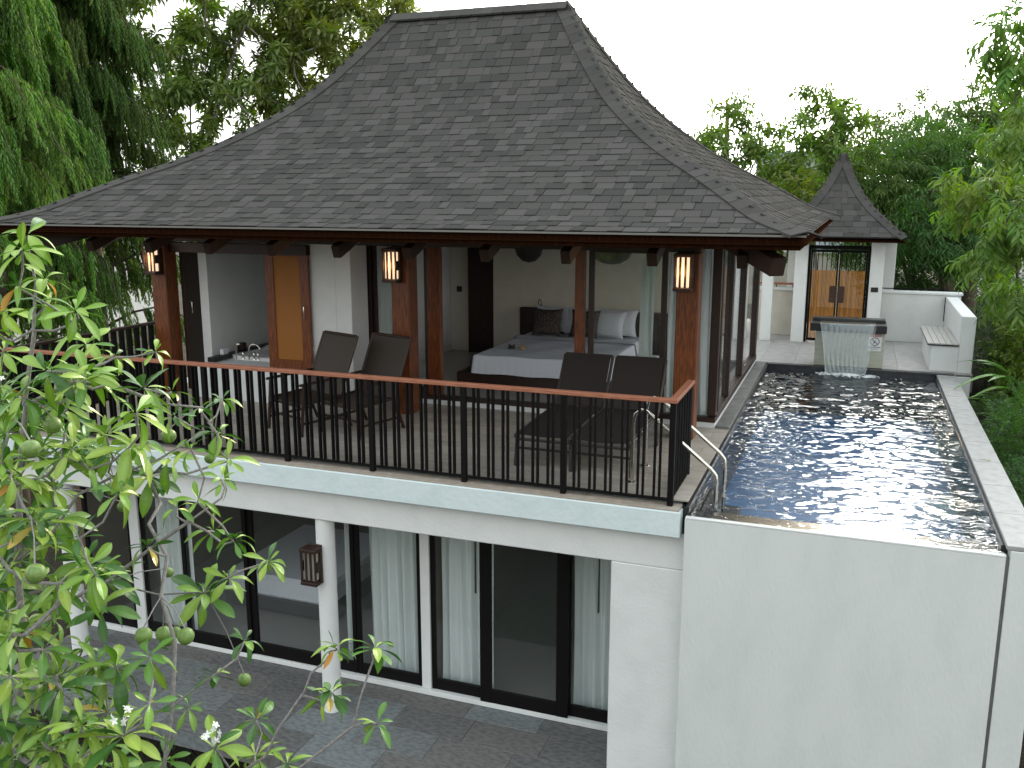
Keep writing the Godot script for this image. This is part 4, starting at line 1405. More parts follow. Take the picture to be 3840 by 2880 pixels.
func weeping_tree(label: String, base: Vector3, top: float, radius: float, n_br: int, col: Color, sd: int) -> void:
	rng.seed = sd
	var t := thing("weeping_conifer", label, "tree", base, 0.0, "weeping conifers beside the villa")
	var s := ns()
	var tp := Vector3(base.x, top, base.z)
	tube(s, [base, base.lerp(tp, 0.35) + Vector3(0.1, 0, 0), base.lerp(tp, 0.7), tp], [0.26, 0.2, 0.12, 0.03], 10, false)
	var xf := []
	var cs := []
	for k in n_br:
		var f := pow(rng.randf(), 0.85)
		var y := lerpf(base.y + 2.2, top, f)
		var az := k * 2.39996 + rng.randf() * 0.6
		var reach := radius * (1.1 - 0.75 * f) * rng.randf_range(0.55, 1.15)
		var o := Vector3(cos(az), 0, sin(az))
		var a := Vector3(base.x, y, base.z)
		var pts := []
		var rr := []
		for i in 7:
			var q := i / 6.0
			pts.append(a + o * reach * q + Vector3(0, 0.55 * sin(q * 2.3) * reach * 0.5 - 0.35 * reach * q * q * q, 0))
			rr.append(lerpf(0.035, 0.006, q))
		tube(s, pts, rr, 5, false)
		var bt := vary(col, 0.25)
		for i in 44:
			var q := 0.25 + 0.75 * rng.randf()
			var g := q * 6.0
			var gi := mini(int(g), 5)
			var p: Vector3 = (pts[gi] as Vector3).lerp(pts[gi + 1], g - gi) + rnd_dir() * Vector3(0.16, 0.08, 0.16)
			var tilt := o * rng.randf_range(0.0, 0.35) + rnd_dir() * 0.15
			var up := (Vector3.UP - tilt * 0.8).normalized()
			xf.append(Transform3D(aim(up.cross(rnd_dir()), up).scaled(Vector3.ONE * rng.randf_range(0.6, 1.25)), p))
			cs.append(vary(bt, 0.25))
	piece("trunk", s, M.dark_bark, t)
	crown("crown", t, spray_mesh(46, 0.62, 0.13, 0.026), xf, cs, M.far_leaf)

func leafy_tree(called: String, label: String, base: Vector3, lobes: Array, per_m3: float, leaf: Array, col: Color, droopy: float, group: String, trunk_r := 0.012, bark: Material = null) -> void:   # lobes: [centre, half axes]
	var t := thing(called, label, "tree", base, 0.0, group)
	var tips := []
	var xf := []
	var cs := []
	var n := FastNoiseLite.new()
	n.seed = rng.randi() % 1000
	n.frequency = 0.9
	for lb in lobes:
		var c: Vector3 = lb[0]
		var h: Vector3 = lb[1]
		var count := int(per_m3 * h.x * h.y * h.z * 4.2)
		var lt := vary(col, 0.12)
		for k in count:
			var d := rnd_dir() * pow(rng.randf(), 0.38)
			var p := c + d * h * (1.0 + 0.28 * n.get_noise_3d(c.x + d.x * 1.6, c.y + d.y * 1.6, c.z + d.z * 1.6))
			if n.get_noise_3d(p.x * 1.8, p.y * 1.8, p.z * 1.8) < -0.22: continue
			if k % 22 == 0: tips.append(p)
			var dir := (d + Vector3(0, -droopy, 0) + rnd_dir() * 0.5).normalized()
			xf.append(Transform3D(aim(dir, Vector3.UP).scaled(Vector3.ONE * rng.randf_range(0.7, 1.25)), p))
			cs.append(vary(lt, 0.25))
	var first: Vector3 = lobes[0][0]
	var runs := grow([[base, base.lerp(first, 0.5) + rnd_dir() * 0.08, first]], tips, trunk_r, 0.12)
	var s := ns()
	for r in runs: tube(s, r[0], r[1], 6, false)
	piece("trunk", s, bark if bark else M.dark_bark, t)
	var ms := twig_mesh(leaf[0], leaf[1], leaf[2], leaf[3], leaf[4], leaf[5])
	crown("crown", t, ms, xf, cs, M.far_leaf)

func shrub(label: String, base: Vector3, half: Vector3, count: int, leaf: Array, col: Color) -> void:
	var t := thing("shrub", label, "shrub", base, 0.0, "garden shrubs")
	var xf := []
	var cs := []
	var c := base + Vector3(0, half.y * 0.95, 0)
	var n := FastNoiseLite.new()
	n.seed = rng.randi() % 1000
	n.frequency = 1.6
	for k in count:
		var d := rnd_dir() * pow(rng.randf(), 0.4)
		var p := c + d * half * (1.0 + 0.3 * n.get_noise_3d(d.x, d.y, d.z))
		if p.y < base.y + 0.02 or n.get_noise_3d(p.x * 1.6, p.y * 1.6, p.z * 1.6) < -0.25: continue
		xf.append(Transform3D(aim((d + Vector3(0, 0.25, 0) + rnd_dir() * 0.5).normalized(), Vector3.UP).scaled(Vector3.ONE * rng.randf_range(0.7, 1.2)), p))
		cs.append(vary(col, 0.3))
	var s := ns()
	for k in 7:
		var e := c + rnd_dir() * half * 0.6
		tube(s, [base + Vector3(0, -0.05, 0) + rnd_dir() * 0.05, base.lerp(e, 0.5) + rnd_dir() * 0.06, e], [0.02, 0.014, 0.006], 5, false)
	piece("stem", s, M.dark_bark, t)
	crown("foliage", t, twig_mesh(leaf[0], leaf[1], leaf[2], leaf[3], leaf[4], leaf[5]), xf, cs, M.far_leaf)

func ginger_plant(label: String, base: Vector3, n: int, L: float, col: Color) -> void:
	var t := thing("ginger_plant", label, "plant", base, 0.0, "long-leaved garden plants")
	var s := ns()
	for k in n:
		var az := k * 2.39996 + rng.randf()
		var lean := rng.randf_range(0.25, 0.9)
		var d := Vector3(cos(az) * lean, 1.0, sin(az) * lean).normalized()
		var p := base + Vector3(cos(az), 0, sin(az)) * 0.12
		var e := p + d * L * rng.randf_range(0.2, 0.6)
		tube(s, [p + Vector3(0, -0.05, 0), e], [0.012, 0.008], 5, false)
		var c := vary(col, 0.3)
		var out := (d + Vector3(cos(az), 0.1, sin(az)) * 0.5).normalized()
		put("leaf", leaf_mesh(L * rng.randf_range(0.6, 1.0), L * 0.14, rng.randf_range(0.4, 0.9), 0.4, c, c * 1.2, 8, 0.45), M.leaf, t, Transform3D(aim(out, Vector3.UP), e - base))
	piece("stem", s, M.stem, t)

# ---------- the tree in front ----------
var ROSETTES := [
	-2.03,2.70,5.18,0.14, -1.91,2.64,5.32,0.14, -2.10,2.49,5.05,0.13, -1.97,2.49,5.31,0.11,
	-1.64,2.40,5.33,0.14, -2.10,2.37,5.06,0.16, -2.39,2.10,4.56,0.15, -2.14,2.06,4.63,0.11,
	-1.92,2.09,4.58,0.10, -1.89,2.12,5.28,0.17, -2.02,2.02,4.94,0.15, -1.54,2.03,5.09,0.15,
	-1.93,2.02,5.38,0.16, -1.42,1.97,5.28,0.15, -1.76,2.07,5.25,0.12, -1.71,1.81,4.35,0.10,
	-1.64,1.66,4.49,0.14, -1.72,1.80,4.52,0.10, -1.56,1.54,4.52,0.13, -1.50,1.80,5.24,0.17,
	-1.71,1.82,5.16,0.16, -1.70,1.61,4.79,0.15, -2.62,2.30,4.84,0.14, -2.73,2.07,4.77,0.13,
	-2.75,1.89,4.79,0.20, -1.90,1.89,5.51,0.15, -2.29,1.81,4.99,0.17, -1.82,1.50,4.80,0.19,
	-1.36,1.55,4.83,0.10, -1.20,1.58,5.19,0.10, -1.52,1.43,4.96,0.10, -1.76,1.52,5.53,0.18,
	-2.51,1.35,4.75,0.17, -2.26,1.01,4.82,0.16, -1.41,1.29,4.85,0.12, -1.13,1.36,5.06,0.10,
	-1.40,0.98,4.45,0.14, -1.91,0.92,5.09,0.17, -1.69,0.83,4.62,0.19, -1.55,0.92,4.59,0.13,
	-2.20,0.84,5.30,0.19, -1.14,0.85,5.02,0.11, -2.15,0.85,5.16,0.11, -1.70,0.72,5.24,0.19,
	-1.33,0.93,5.41,0.14, -1.18,0.76,5.20,0.10, -1.67,0.29,4.83,0.11, -1.31,0.68,5.61,0.20,
	-1.48,0.72,5.66,0.16, -1.21,0.35,4.88,0.14, -1.13,0.46,5.28,0.15, -1.13,0.24,5.00,0.14,
	-0.95,0.25,5.01,0.12, -1.53,1.31,5.16,0.11, -2.27,0.88,4.68,0.12, -0.67,0.89,5.00,0.10,
	-0.68,0.68,5.05,0.12, -1.93,0.82,5.60,0.16, -2.32,0.47,5.26,0.15, -1.88,0.58,5.54,0.14,
	-2.06,0.45,5.53,0.16, -2.24,0.12,5.16,0.18, -1.97,0.38,5.56,0.14, -1.83,0.44,5.19,0.15,
	-2.71,1.15,4.90,0.18, -1.86,1.33,5.60,0.11, -0.50,0.89,4.94,0.14, -0.66,0.89,5.00,0.10,
	-0.67,0.70,5.04,0.13, -0.47,0.56,5.00,0.10, -1.82,1.74,5.31,0.15, -2.10,1.61,5.32,0.16,
	-1.65,1.71,5.33,0.14, -2.18,1.69,5.17,0.15, -1.41,1.66,5.43,0.12, -2.25,1.82,4.86,0.16,
	-2.64,0.72,4.98,0.15, -2.59,0.86,4.86,0.13, -2.48,0.64,5.15,0.16, -2.27,0.24,4.87,0.15,
	-1.20,0.83,5.57,0.10, -1.75,0.37,5.52,0.14, -2.15,-0.13,4.89,0.18, -1.73,0.05,4.95,0.14,
	-2.34,2.25,5.17,0.13, -2.88,1.72,4.79,0.18, -2.51,1.44,5.13,0.17, -2.69,0.90,5.06,0.18,
	-2.13,0.81,5.56,0.15, -1.99,0.65,5.68,0.15, -1.54,1.86,4.91,0.10, -1.21,1.81,5.20,0.10,
	-1.51,1.99,4.95,0.10, -2.48,1.58,4.65,0.16, -1.69,1.71,5.15,0.13, -1.70,1.58,5.60,0.11,
	-1.79,1.08,5.70,0.13, -1.72,0.63,5.61,0.12, -2.44,0.14,5.19,0.20, -2.23,1.43,5.37,0.18,
	-1.59,0.46,5.44,0.15, -1.92,1.77,5.53,0.12, -2.74,0.13,5.04,0.20, -2.24,0.84,5.42,0.13,
	-1.75,1.79,5.32,0.13, -1.56,1.48,5.51,0.11, -1.48,0.69,5.66,0.14, -1.87,0.78,5.64,0.12,
	-2.20,2.02,4.82,0.17, -2.00,1.51,5.55,0.15, -1.86,1.79,5.58,0.11, -1.97,1.71,5.04,0.14,
	-1.92,0.59,5.59,0.12, -2.61,1.92,4.57,0.14, -1.68,1.26,5.52,0.12, -2.23,1.32,5.18,0.18,
	-2.16,0.61,4.99,0.14, -2.17,0.99,5.39,0.12, -2.83,0.80,4.92,0.20, -1.83,0.70,5.23,0.17,
	-1.77,0.49,5.56,0.13, -2.19,1.18,5.35,0.15, -1.47,1.33,5.53,0.15, -2.02,1.93,5.11,0.15,
	-2.01,0.61,5.62,0.14, -2.51,1.16,4.85,0.19, -2.39,1.23,4.86,0.19, -2.20,1.27,5.22,0.14,
	-1.81,1.74,5.58,0.11, -2.01,1.63,5.39,0.16, -1.75,2.08,5.20,0.16, -1.65,1.29,5.39,0.17,
	-1.78,1.16,5.43,0.12, -2.53,1.52,4.80,0.17, -1.69,0.55,5.65,0.15, -1.74,1.09,5.67,0.12,
	-2.32,0.16,4.94,0.13, -2.35,0.22,5.42,0.14, -2.79,1.62,4.72,0.15, -2.00,2.07,5.09,0.12,
	-2.46,0.36,4.99,0.16, -2.19,0.17,5.25,0.16, -2.51,1.04,5.00,0.16, -2.61,1.85,4.92,0.18,
	-2.28,1.85,5.12,0.16, -1.70,1.00,5.62,0.14, -1.73,0.77,5.53,0.17, -2.38,0.41,4.99,0.19,
	-2.54,1.78,4.71,0.14, -2.70,1.71,4.75,0.20, -1.91,1.82,5.20,0.13, -2.06,1.64,4.88,0.17,
	-2.40,0.88,4.98,0.17, -2.46,0.98,5.19,0.18, -2.11,0.92,4.85,0.20]
var FRUITS := [-1.91,1.87,5.26,0.038, -1.83,1.67,4.63,0.038, -1.62,1.89,5.64,0.038, -2.59,1.48,4.61,0.036, -1.83,1.47,4.33,0.029, -1.82,1.53,4.31,0.025, -2.32,1.31,4.54,0.038, -2.26,1.21,4.54,0.029, -1.54,1.42,5.75,0.040, -2.44,1.12,4.79,0.038, -1.74,0.88,5.55,0.038, -1.47,0.95,5.29,0.038, -1.57,0.83,5.06,0.038, -1.29,0.95,5.23,0.038, -1.98,0.50,4.59,0.036, -1.57,0.29,4.49,0.036, -2.00,0.86,4.52,0.028, -1.94,0.54,4.57,0.032]
var LIMBS := [
	[-2.83,-1.76,5.74, -2.47,-0.75,5.49, -2.33,0.10,5.36, -2.27,0.38,5.33, -2.22,0.79,5.27, -2.19,1.20,5.28, -2.22,1.57,5.21, -2.17,1.92,5.17, -2.11,2.27,5.13, -2.12,2.48,5.08, -2.17,2.67,5.06],
	[-2.47,-0.75,5.49, -1.89,-0.21,5.37, -1.45,0.25,5.27, -1.40,0.58,5.23, -1.41,0.88,5.17, -1.52,1.05,5.12, -1.54,1.22,5.04, -1.63,1.37,5.03],
	[-1.89,-0.21,5.37, -1.27,0.12,5.23, -0.95,0.40,5.16, -0.88,0.53,5.16, -0.79,0.68,5.09, -0.76,0.79,5.06, -0.69,0.86,5.02],
	[-1.27,0.12,5.23, -0.84,0.31,5.14, -0.57,0.56,5.04, -0.54,0.70,5.00, -0.51,0.85,4.95],
	[-2.22,0.79,5.27, -1.98,1.00,5.14, -1.87,1.06,5.08, -1.65,1.23,5.02, -1.46,1.37,4.97, -1.32,1.49,4.89],
	[-2.19,1.20,5.28, -1.96,1.38,5.27, -1.88,1.53,5.20, -1.73,1.61,5.13, -1.53,1.69,5.04, -1.36,1.81,4.94],
	[-2.17,1.92,5.17, -1.93,2.04,5.11, -1.72,2.04,5.09, -1.55,1.94,4.99, -1.36,1.92,4.92],
	[-2.11,2.27,5.13, -1.98,2.27,5.13, -1.87,2.31,5.13]]

func build_front_tree() -> void:
	rng.seed = 77
	var base := Vector3(-3.1, -4.25, 5.85)
	var t := thing("sea_mango_tree", "sea mango tree with green fruit and leaf whorls before the balcony", "tree", base, 0.0, "sea mango trees")
	var limbs := []
	for L in LIMBS:
		var a := []
		if limbs.is_empty():
			a.append(base)
			a.append(Vector3(-2.98, -3.0, 5.8))
		for k in range(0, L.size(), 3): a.append(Vector3(L[k], L[k + 1], L[k + 2]))
		limbs.append(a)
	var tips := []
	var size := []
	for k in range(0, ROSETTES.size(), 4):
		tips.append(Vector3(ROSETTES[k], ROSETTES[k + 1], ROSETTES[k + 2]))
		size.append(ROSETTES[k + 3])
	var fruit_at := []
	var runs := grow(limbs, tips, 0.0050, 0.16)
	var s := ns()
	for r in runs:
		var pts: Array = r[0]
		for i in range(1, pts.size() - 1): pts[i] += rnd_dir() * 0.008
		tube(s, pts, r[1], 9, false)
	piece("trunk", s, M.bark, t)
	var tones := [Color(0.15, 0.27, 0.035), Color(0.085, 0.19, 0.030), Color(0.26, 0.36, 0.060), Color(0.045, 0.12, 0.022), Color(0.20, 0.31, 0.045)]
	var vars := []   # shared leaf shapes, unit length
	for c in tones:
		for q in [[0.31, 0.10, 0.30], [0.28, 0.40, 0.18], [0.33, 0.65, 0.35]]:
			vars.append(leaf_mesh(1.0, q[0], q[1], q[2], c, c * 1.35, 8, 0.64))
	for c in [tones[0], tones[4]]: vars.append(leaf_mesh(1.0, 0.24, 0.9, 0.55, c * 0.9, c * 1.2, 8, 0.6))
	var dry := [leaf_mesh(1.0, 0.25, 0.5, 0.5, Color(0.55, 0.24, 0.03), Color(0.5, 0.25, 0.05), 8, 0.6), leaf_mesh(1.0, 0.24, 0.3, 0.3, Color(0.50, 0.36, 0.06), Color(0.5, 0.4, 0.1), 8, 0.6)]
	var all := []
	for i in tips.size():
		var L: float = size[i] * 1.02
		var c: Vector3 = tips[i]
		var n := int(lerpf(7.0, 14.0, clampf((L - 0.1) / 0.12, 0.0, 1.0))) + rng.randi() % 3
		var axis := (Vector3(0, 1, 0) + rnd_dir() * 0.45).normalized()
		var bas := aim(axis.cross(rnd_dir()), axis)
		var tone := rng.randi() % 5
		for k in n:
			var az := k * 2.39996 + rng.randf() * 0.4
			var el := lerpf(1.25, -0.55, pow((k + 0.5) / n, 0.75)) + rng.randf_range(-0.15, 0.15)
			var d: Vector3 = bas * Vector3(cos(az) * cos(el), sin(el), sin(az) * cos(el))
			var len := L * (rng.randf_range(0.5, 0.8) if k < 2 else rng.randf_range(0.8, 1.12))
			var m: ArrayMesh = vars[(tone if rng.randf() < 0.65 else rng.randi() % 5) * 3 + rng.randi() % 3]
			if rng.randf() < 0.10: m = vars[15 + rng.randi() % 2]
			if rng.randf() < 0.06 and k > n - 4: m = dry[rng.randi() % 2]
			var up := (axis + rnd_dir() * 0.25).normalized()
			all.append([len, m, Transform3D(aim(d, up, rng.randf_range(-0.45, 0.45)).scaled(Vector3.ONE * len), c + d * 0.012)])
	all.sort_custom(func(a, b): return a[0] > b[0])
	var rest := ns()
	for i in all.size():
		var xf: Transform3D = all[i][2]
		if i < 300: put("leaf", all[i][1], M.leaf, t, Transform3D(xf.basis, xf.origin - base))
		else: rest.append_from(all[i][1], 0, xf)
	tag(piece("leaf_mass", rest, M.leaf, t), "", "", "", "stuff")
	for k in range(0, FRUITS.size(), 4):
		var c := Vector3(FRUITS[k], FRUITS[k + 1], FRUITS[k + 2])
		var r: float = FRUITS[k + 3]
		s = ns()
		lathe(s, [Vector2(0.0, -1.0), Vector2(0.35, -0.94), Vector2(0.72, -0.68), Vector2(0.95, -0.28), Vector2(1.0, 0.1), Vector2(0.9, 0.5), Vector2(0.62, 0.8), Vector2(0.25, 0.93), Vector2(0.0, 0.90)], 18, Transform3D(Basis(rnd_dir(), 0.2).scaled(Vector3.ONE * r), Vector3.ZERO))
		var f := put("fruit", s.commit(), M.fruit, t, Transform3D(Basis(), c - base))
		# stalk up to the nearest wood above
		var best := 1e9
		var to := c + Vector3(0, 0.15, 0)
		for rn in runs:
			for p in rn[0]:
				var d: float = p.distance_to(c + Vector3(0, 0.10, 0)) + maxf(0.0, c.y + 0.04 - p.y) * 4.0
				if d < best:
					best = d
					to = p
		s = ns()
		tube(s, [Vector3(0, r * 0.9, 0), Vector3(0, r * 0.9, 0).lerp(to - c, 0.5) + Vector3(0.01, 0.02, 0), to - c], [0.0035, 0.003, 0.0032], 6, false)
		put("stalk", s.commit(), M.bark, f)
	for q in [[24, 0.0], [47, 0.05], [50, 0.03]]:   # clusters of white flowers
		var c: Vector3 = tips[q[0]] + Vector3(0.02, 0.07 + q[1], 0.03)
		s = ns()
		for k in 7:
			var o := c + rnd_dir() * 0.035
			var bas := aim(rnd_dir(), Vector3.UP)
			for e in 5:
				var a := TAU * e / 5.0
				leaf_add(s, Transform3D(aim(bas * Vector3(cos(a), sin(a), 0.35), bas.z), o), 0.022, 0.012, 0.2, 0.2, Color(1, 1, 1), Color(1, 1, 1), 3, 0.6)
		piece("flower_cluster", s, M.petal, t)

# ---------- surroundings ----------
func ground_height(x: float, z: float) -> float:
	var back := smoothstep(-7.0, -10.5, z)
	var h := lerpf(-4.25, -0.32, back)
	if x > 3.1: h = lerpf(-3.2, -0.15, smoothstep(-1.0, -10.0, z))
	if x < -8.7: h = lerpf(-4.25, -1.0, smoothstep(2.0, -9.0, z))
	if z < -14.0: h += (-14.0 - z) * 0.02
	return h

func build_ground() -> void:
	var s := ns()
	grid(s, 120, 120, func(u: float, v: float):
		var a := (u - 0.5) * 2.0
		var b := (v - 0.5) * 2.0
		var x := signf(a) * (absf(a) * 22.0 + pow(absf(a), 5.0) * 400.0)
		var z := signf(b) * (absf(b) * 26.0 + pow(absf(b), 5.0) * 400.0) - 3.0
		return Vector3(x, ground_height(x, z) + 0.06 * sin(x * 1.7) * cos(z * 1.3) - 0.06, z))
	tag(put("ground", s.commit(), M.soil, self), "", "", "", "structure")

func build_background() -> void:
	# left: two weeping conifers, then open sea mango trees
	weeping_tree("tall weeping conifer at the picture's edge, brighter green and nearer", Vector3(-12.3, -2.6, -3.2), 9.2, 2.4, 150, Color(0.12, 0.25, 0.04), 11)
	weeping_tree("darker weeping conifer standing between its brighter twin and the roof", Vector3(-13.2, -2.2, -6.3), 9.2, 2.3, 150, Color(0.085, 0.165, 0.03), 12)
	rng.seed = 21
	mango_tree("open sea mango tree behind the roof beside the conifers", Vector3(-14.6, -1.2, -11.0), Vector3(-14.2, 6.2, -11.0), Vector3(2.9, 3.3, 2.2), 260, 5, 0.30, Color(0.19, 0.275, 0.085), 9, "sea mango trees")
	mango_tree("sea mango tree whose crown meets the roof ridge", Vector3(-11.3, -0.6, -13.2), Vector3(-11.4, 6.6, -13.0), Vector3(2.4, 2.9, 2.0), 220, 5, 0.30, Color(0.225, 0.27, 0.085), 7, "sea mango trees")
	mango_tree("low sea mango tree behind the villa's far side", Vector3(-16.6, -1.4, -8.2), Vector3(-16.6, 3.0, -8.4), Vector3(2.2, 2.9, 1.8), 150, 4, 0.30, Color(0.19, 0.27, 0.07), 4, "sea mango trees")
	# right, beyond the court
	mango_tree("sea mango tree whose top shoots rise above the roof slope", Vector3(-1.9, -0.2, -15.2), Vector3(-1.7, 3.5, -15.2), Vector3(1.5, 1.9, 1.2), 95, 4, 0.24, Color(0.15, 0.24, 0.05), 6, "sea mango trees")
	mango_tree("sea mango tree in fruit behind the gatehouse roof", Vector3(0.5, -0.2, -14.6), Vector3(0.3, 3.7, -14.8), Vector3(1.3, 1.8, 1.1), 85, 4, 0.24, Color(0.15, 0.25, 0.05), 8, "sea mango trees")
	rng.seed = 31
	leafy_tree("bushy_tree", "round lime green bushy tree between main roof and gatehouse", Vector3(-0.35, -0.2, -13.0), [[Vector3(-0.35, 2.25, -13.0), Vector3(0.95, 0.85, 0.8)], [Vector3(0.05, 2.8, -13.1), Vector3(0.6, 0.5, 0.6)], [Vector3(-0.95, 2.4, -13.0), Vector3(0.5, 0.5, 0.5)]], 260.0, [9, 0.16, 0.09, 0.05, 0.3, 3], Color(0.15, 0.22, 0.03), 0.1, "trees behind the court")
	var bam := [12, 0.34, 0.17, 0.030, 0.55, 3]
	leafy_tree("broadleaf_tree", "tall feathery green tree behind the gatehouse's bright side", Vector3(2.9, -0.2, -16.4), [[Vector3(1.9, 3.0, -15.0), Vector3(1.1, 1.0, 0.9)], [Vector3(2.7, 3.7, -15.6), Vector3(1.1, 0.9, 0.9)], [Vector3(3.6, 3.3, -15.4), Vector3(1.0, 1.0, 0.9)], [Vector3(4.4, 2.8, -15.0), Vector3(0.9, 1.1, 0.9)], [Vector3(1.5, 2.0, -14.6), Vector3(0.8, 0.8, 0.7)], [Vector3(2.7, 2.3, -14.8), Vector3(1.2, 0.8, 0.7)]], 150.0, bam, Color(0.075, 0.165, 0.030), 0.5, "trees behind the court", 0.014)
	leafy_tree("broadleaf_tree", "hazy tree rising in the distance above the others", Vector3(3.4, 0.0, -24.0), [[Vector3(3.4, 4.7, -24.0), Vector3(1.8, 1.2, 1.2)], [Vector3(1.5, 4.1, -23.0), Vector3(1.4, 1.0, 1.0)], [Vector3(5.4, 5.4, -24.5), Vector3(1.5, 1.3, 1.2)], [Vector3(0.2, 3.5, -22.0), Vector3(1.2, 1.0, 1.0)]], 45.0, [12, 0.42, 0.24, 0.07, 0.5, 2], Color(0.12, 0.19, 0.055), 0.3, "trees behind the court", 0.014)
	leafy_tree("broadleaf_tree", "dark-trunked tree with low drooping boughs over the court wall", Vector3(3.45, -0.1, -14.0), [[Vector3(2.75, 2.0, -13.0), Vector3(0.75, 0.48, 0.5)], [Vector3(3.45, 1.85, -12.9), Vector3(0.7, 0.46, 0.5)], [Vector3(4.0, 2.5, -13.2), Vector3(0.7, 0.5, 0.5)], [Vector3(3.1, 2.7, -13.2), Vector3(0.9, 0.5, 0.5)]], 230.0, bam, Color(0.060, 0.155, 0.028), 0.6, "trees behind the court", 0.012)
	leafy_tree("drooping_tree", "pale green tree with long drooping leaves at the picture's edge", Vector3(4.3, -1.2, -7.8), [[Vector3(3.5, 2.5, -7.3), Vector3(0.5, 0.45, 0.5)], [Vector3(3.4, 5.0, -8.1), Vector3(0.45, 0.7, 0.5)], [Vector3(3.6, 3.7, -7.0), Vector3(0.5, 0.55, 0.5)], [Vector3(3.2, 3.0, -8.7), Vector3(0.55, 0.4, 0.5)], [Vector3(3.35, 1.95, -7.7), Vector3(0.35, 0.4, 0.4)], [Vector3(3.6, 1.5, -6.6), Vector3(0.35, 0.4, 0.4)], [Vector3(3.05, 2.7, -9.6), Vector3(0.4, 0.3, 0.4)]], 190.0, [10, 0.28, 0.19, 0.046, 0.6, 4], Color(0.14, 0.25, 0.05), 0.7, "trees behind the court", 0.009)
	# two dark trunks behind the wall
	for q in [[3.25, -14.0, 0.16, "greyish thick tree trunk just behind the court wall"], [3.72, -14.1, 0.17, "brown lichen-stained trunk beside the greyish one"]]:
		var t := thing("tree_trunk", q[3], "tree trunk", Vector3(q[0], -0.3, q[1]), 0.0, "trunks behind the court wall")
		var s := ns()
		tube(s, [Vector3(0, 0, 0), Vector3(0.02, 1.0, 0), Vector3(-0.03, 2.2, -0.1), Vector3(0.05, 3.4, -0.2)], [q[2] * 1.2, q[2], q[2] * 0.9, q[2] * 0.6], 12, false)
		put("trunk", s.commit(), M.dark_bark, t)
		s = ns()
		tube(s, [Vector3(-0.01, 2.0, -0.08), Vector3(-0.4, 2.8, -0.1), Vector3(-0.7, 3.3, 0)], [q[2] * 0.5, q[2] * 0.35, 0.03], 8, false)
		put("limb", s.commit(), M.dark_bark, t)
	# shrubs beside the pool
	rng.seed = 41
	var small := [10, 0.16, 0.055, 0.024, 0.3, 2]
	shrub("dark small-leaved shrub behind the parapet wall", Vector3(3.68, -0.25, -8.7), Vector3(0.34, 0.7, 0.75), 700, small, Color(0.045, 0.085, 0.028))
	shrub("loose twiggy shrub rising behind the first parapet shrub", Vector3(3.9, -0.2, -10.3), Vector3(0.5, 0.85, 0.7), 600, small, Color(0.06, 0.11, 0.035))
	shrub("dense small-leaved shrub nearest along the pool coping", Vector3(3.55, -1.95, -3.3), Vector3(0.42, 0.98, 0.9), 1500, small, Color(0.045, 0.115, 0.035))
	shrub("dense green shrub in the middle of the coping's planting", Vector3(3.55, -1.5, -5.0), Vector3(0.40, 0.98, 0.8), 1300, small, Color(0.060, 0.14, 0.035))
	shrub("dark low shrub tucked under the long-leaved plants", Vector3(3.5, -1.1, -6.6), Vector3(0.38, 0.5, 0.8), 600, small, Color(0.05, 0.10, 0.03))
	shrub("bright yellow-green shrub by the drooping tree's foot", Vector3(4.0, -0.5, -8.0), Vector3(0.4, 0.8, 0.7), 500, [9, 0.2, 0.12, 0.045, 0.4, 3], Color(0.16, 0.25, 0.035))
	var gi := 0
	for q in [[3.85, -0.55, -7.6, 0.65], [3.8, -0.6, -6.6, 0.6], [4.0, -0.2, -7.2, 0.85], [3.75, -0.8, -6.0, 0.5]]:
		ginger_plant(["long-leaved ginger plant closest to the parapet wall", "spreading ginger plant midway along the coping", "tall ginger plant behind the others", "short ginger plant low beside the coping"][gi], Vector3(q[0], q[1], q[2]), 12, q[3], Color(0.085, 0.21, 0.022))
		gi += 1
	# across the slope, behind the viewer: what the glass doors mirror
	for k in 4:
		var x: float = [-9.0, -4.5, 0.5, 5.0][k]
		leafy_tree("slope_tree", ["sunlit tree across the slope, mirrored at the doors' far end", "sunlit tree across the slope, mirrored mid balcony", "sunlit tree across the slope, straight behind the viewer", "sunlit tree across the slope, facing the pool"][k], Vector3(x, -4.4, 17.0 + (k % 2)), [[Vector3(x, -0.8, 16.5), Vector3(2.3, 2.6, 1.6)], [Vector3(x + 1.4, 2.2, 17.5), Vector3(2.0, 2.0, 1.6)], [Vector3(x - 1.2, -2.6, 15.8), Vector3(1.8, 1.4, 1.3)]], 14.0, [12, 0.5, 0.30, 0.11, 0.4, 2], Color(0.09, 0.16, 0.04), 0.3, "trees across the slope", 0.03)
	var deep := [9, 0.22, 0.12, 0.05, 0.4, 2]
	shrub("broad leafy bush in the shade behind the court wall", Vector3(2.5, -0.3, -13.3), Vector3(0.75, 0.75, 0.5), 450, deep, Color(0.055, 0.105, 0.035))
	shrub("wide bush behind the trunks beyond the court wall", Vector3(3.9, -0.3, -15.2), Vector3(1.3, 0.95, 0.6), 700, deep, Color(0.055, 0.105, 0.035))
	shrub("upright bush between the gatehouse and the hidden trunks", Vector3(2.4, -0.3, -15.4), Vector3(0.8, 1.0, 0.5), 450, deep, Color(0.055, 0.105, 0.035))
	shrub("low shrub filling the shade below the terrace edge", Vector3(-5.6, -4.2, 2.0), Vector3(1.2, 0.4, 0.7), 300, small, Color(0.05, 0.10, 0.03))
	shrub("low shrub at the foot of the front tree", Vector3(-3.0, -4.2, 2.4), Vector3(1.2, 0.4, 0.7), 300, small, Color(0.05, 0.10, 0.03))
	# what shows through gaps
	var w := thing("garden_wall", "pale grey garden wall glimpsed beyond the far railing", "wall", Vector3(-19.5, -1.6, -9))
	bb("wall", w, M.white, -19.6, -1.6, -16.0, -19.3, 2.1, -4.0)
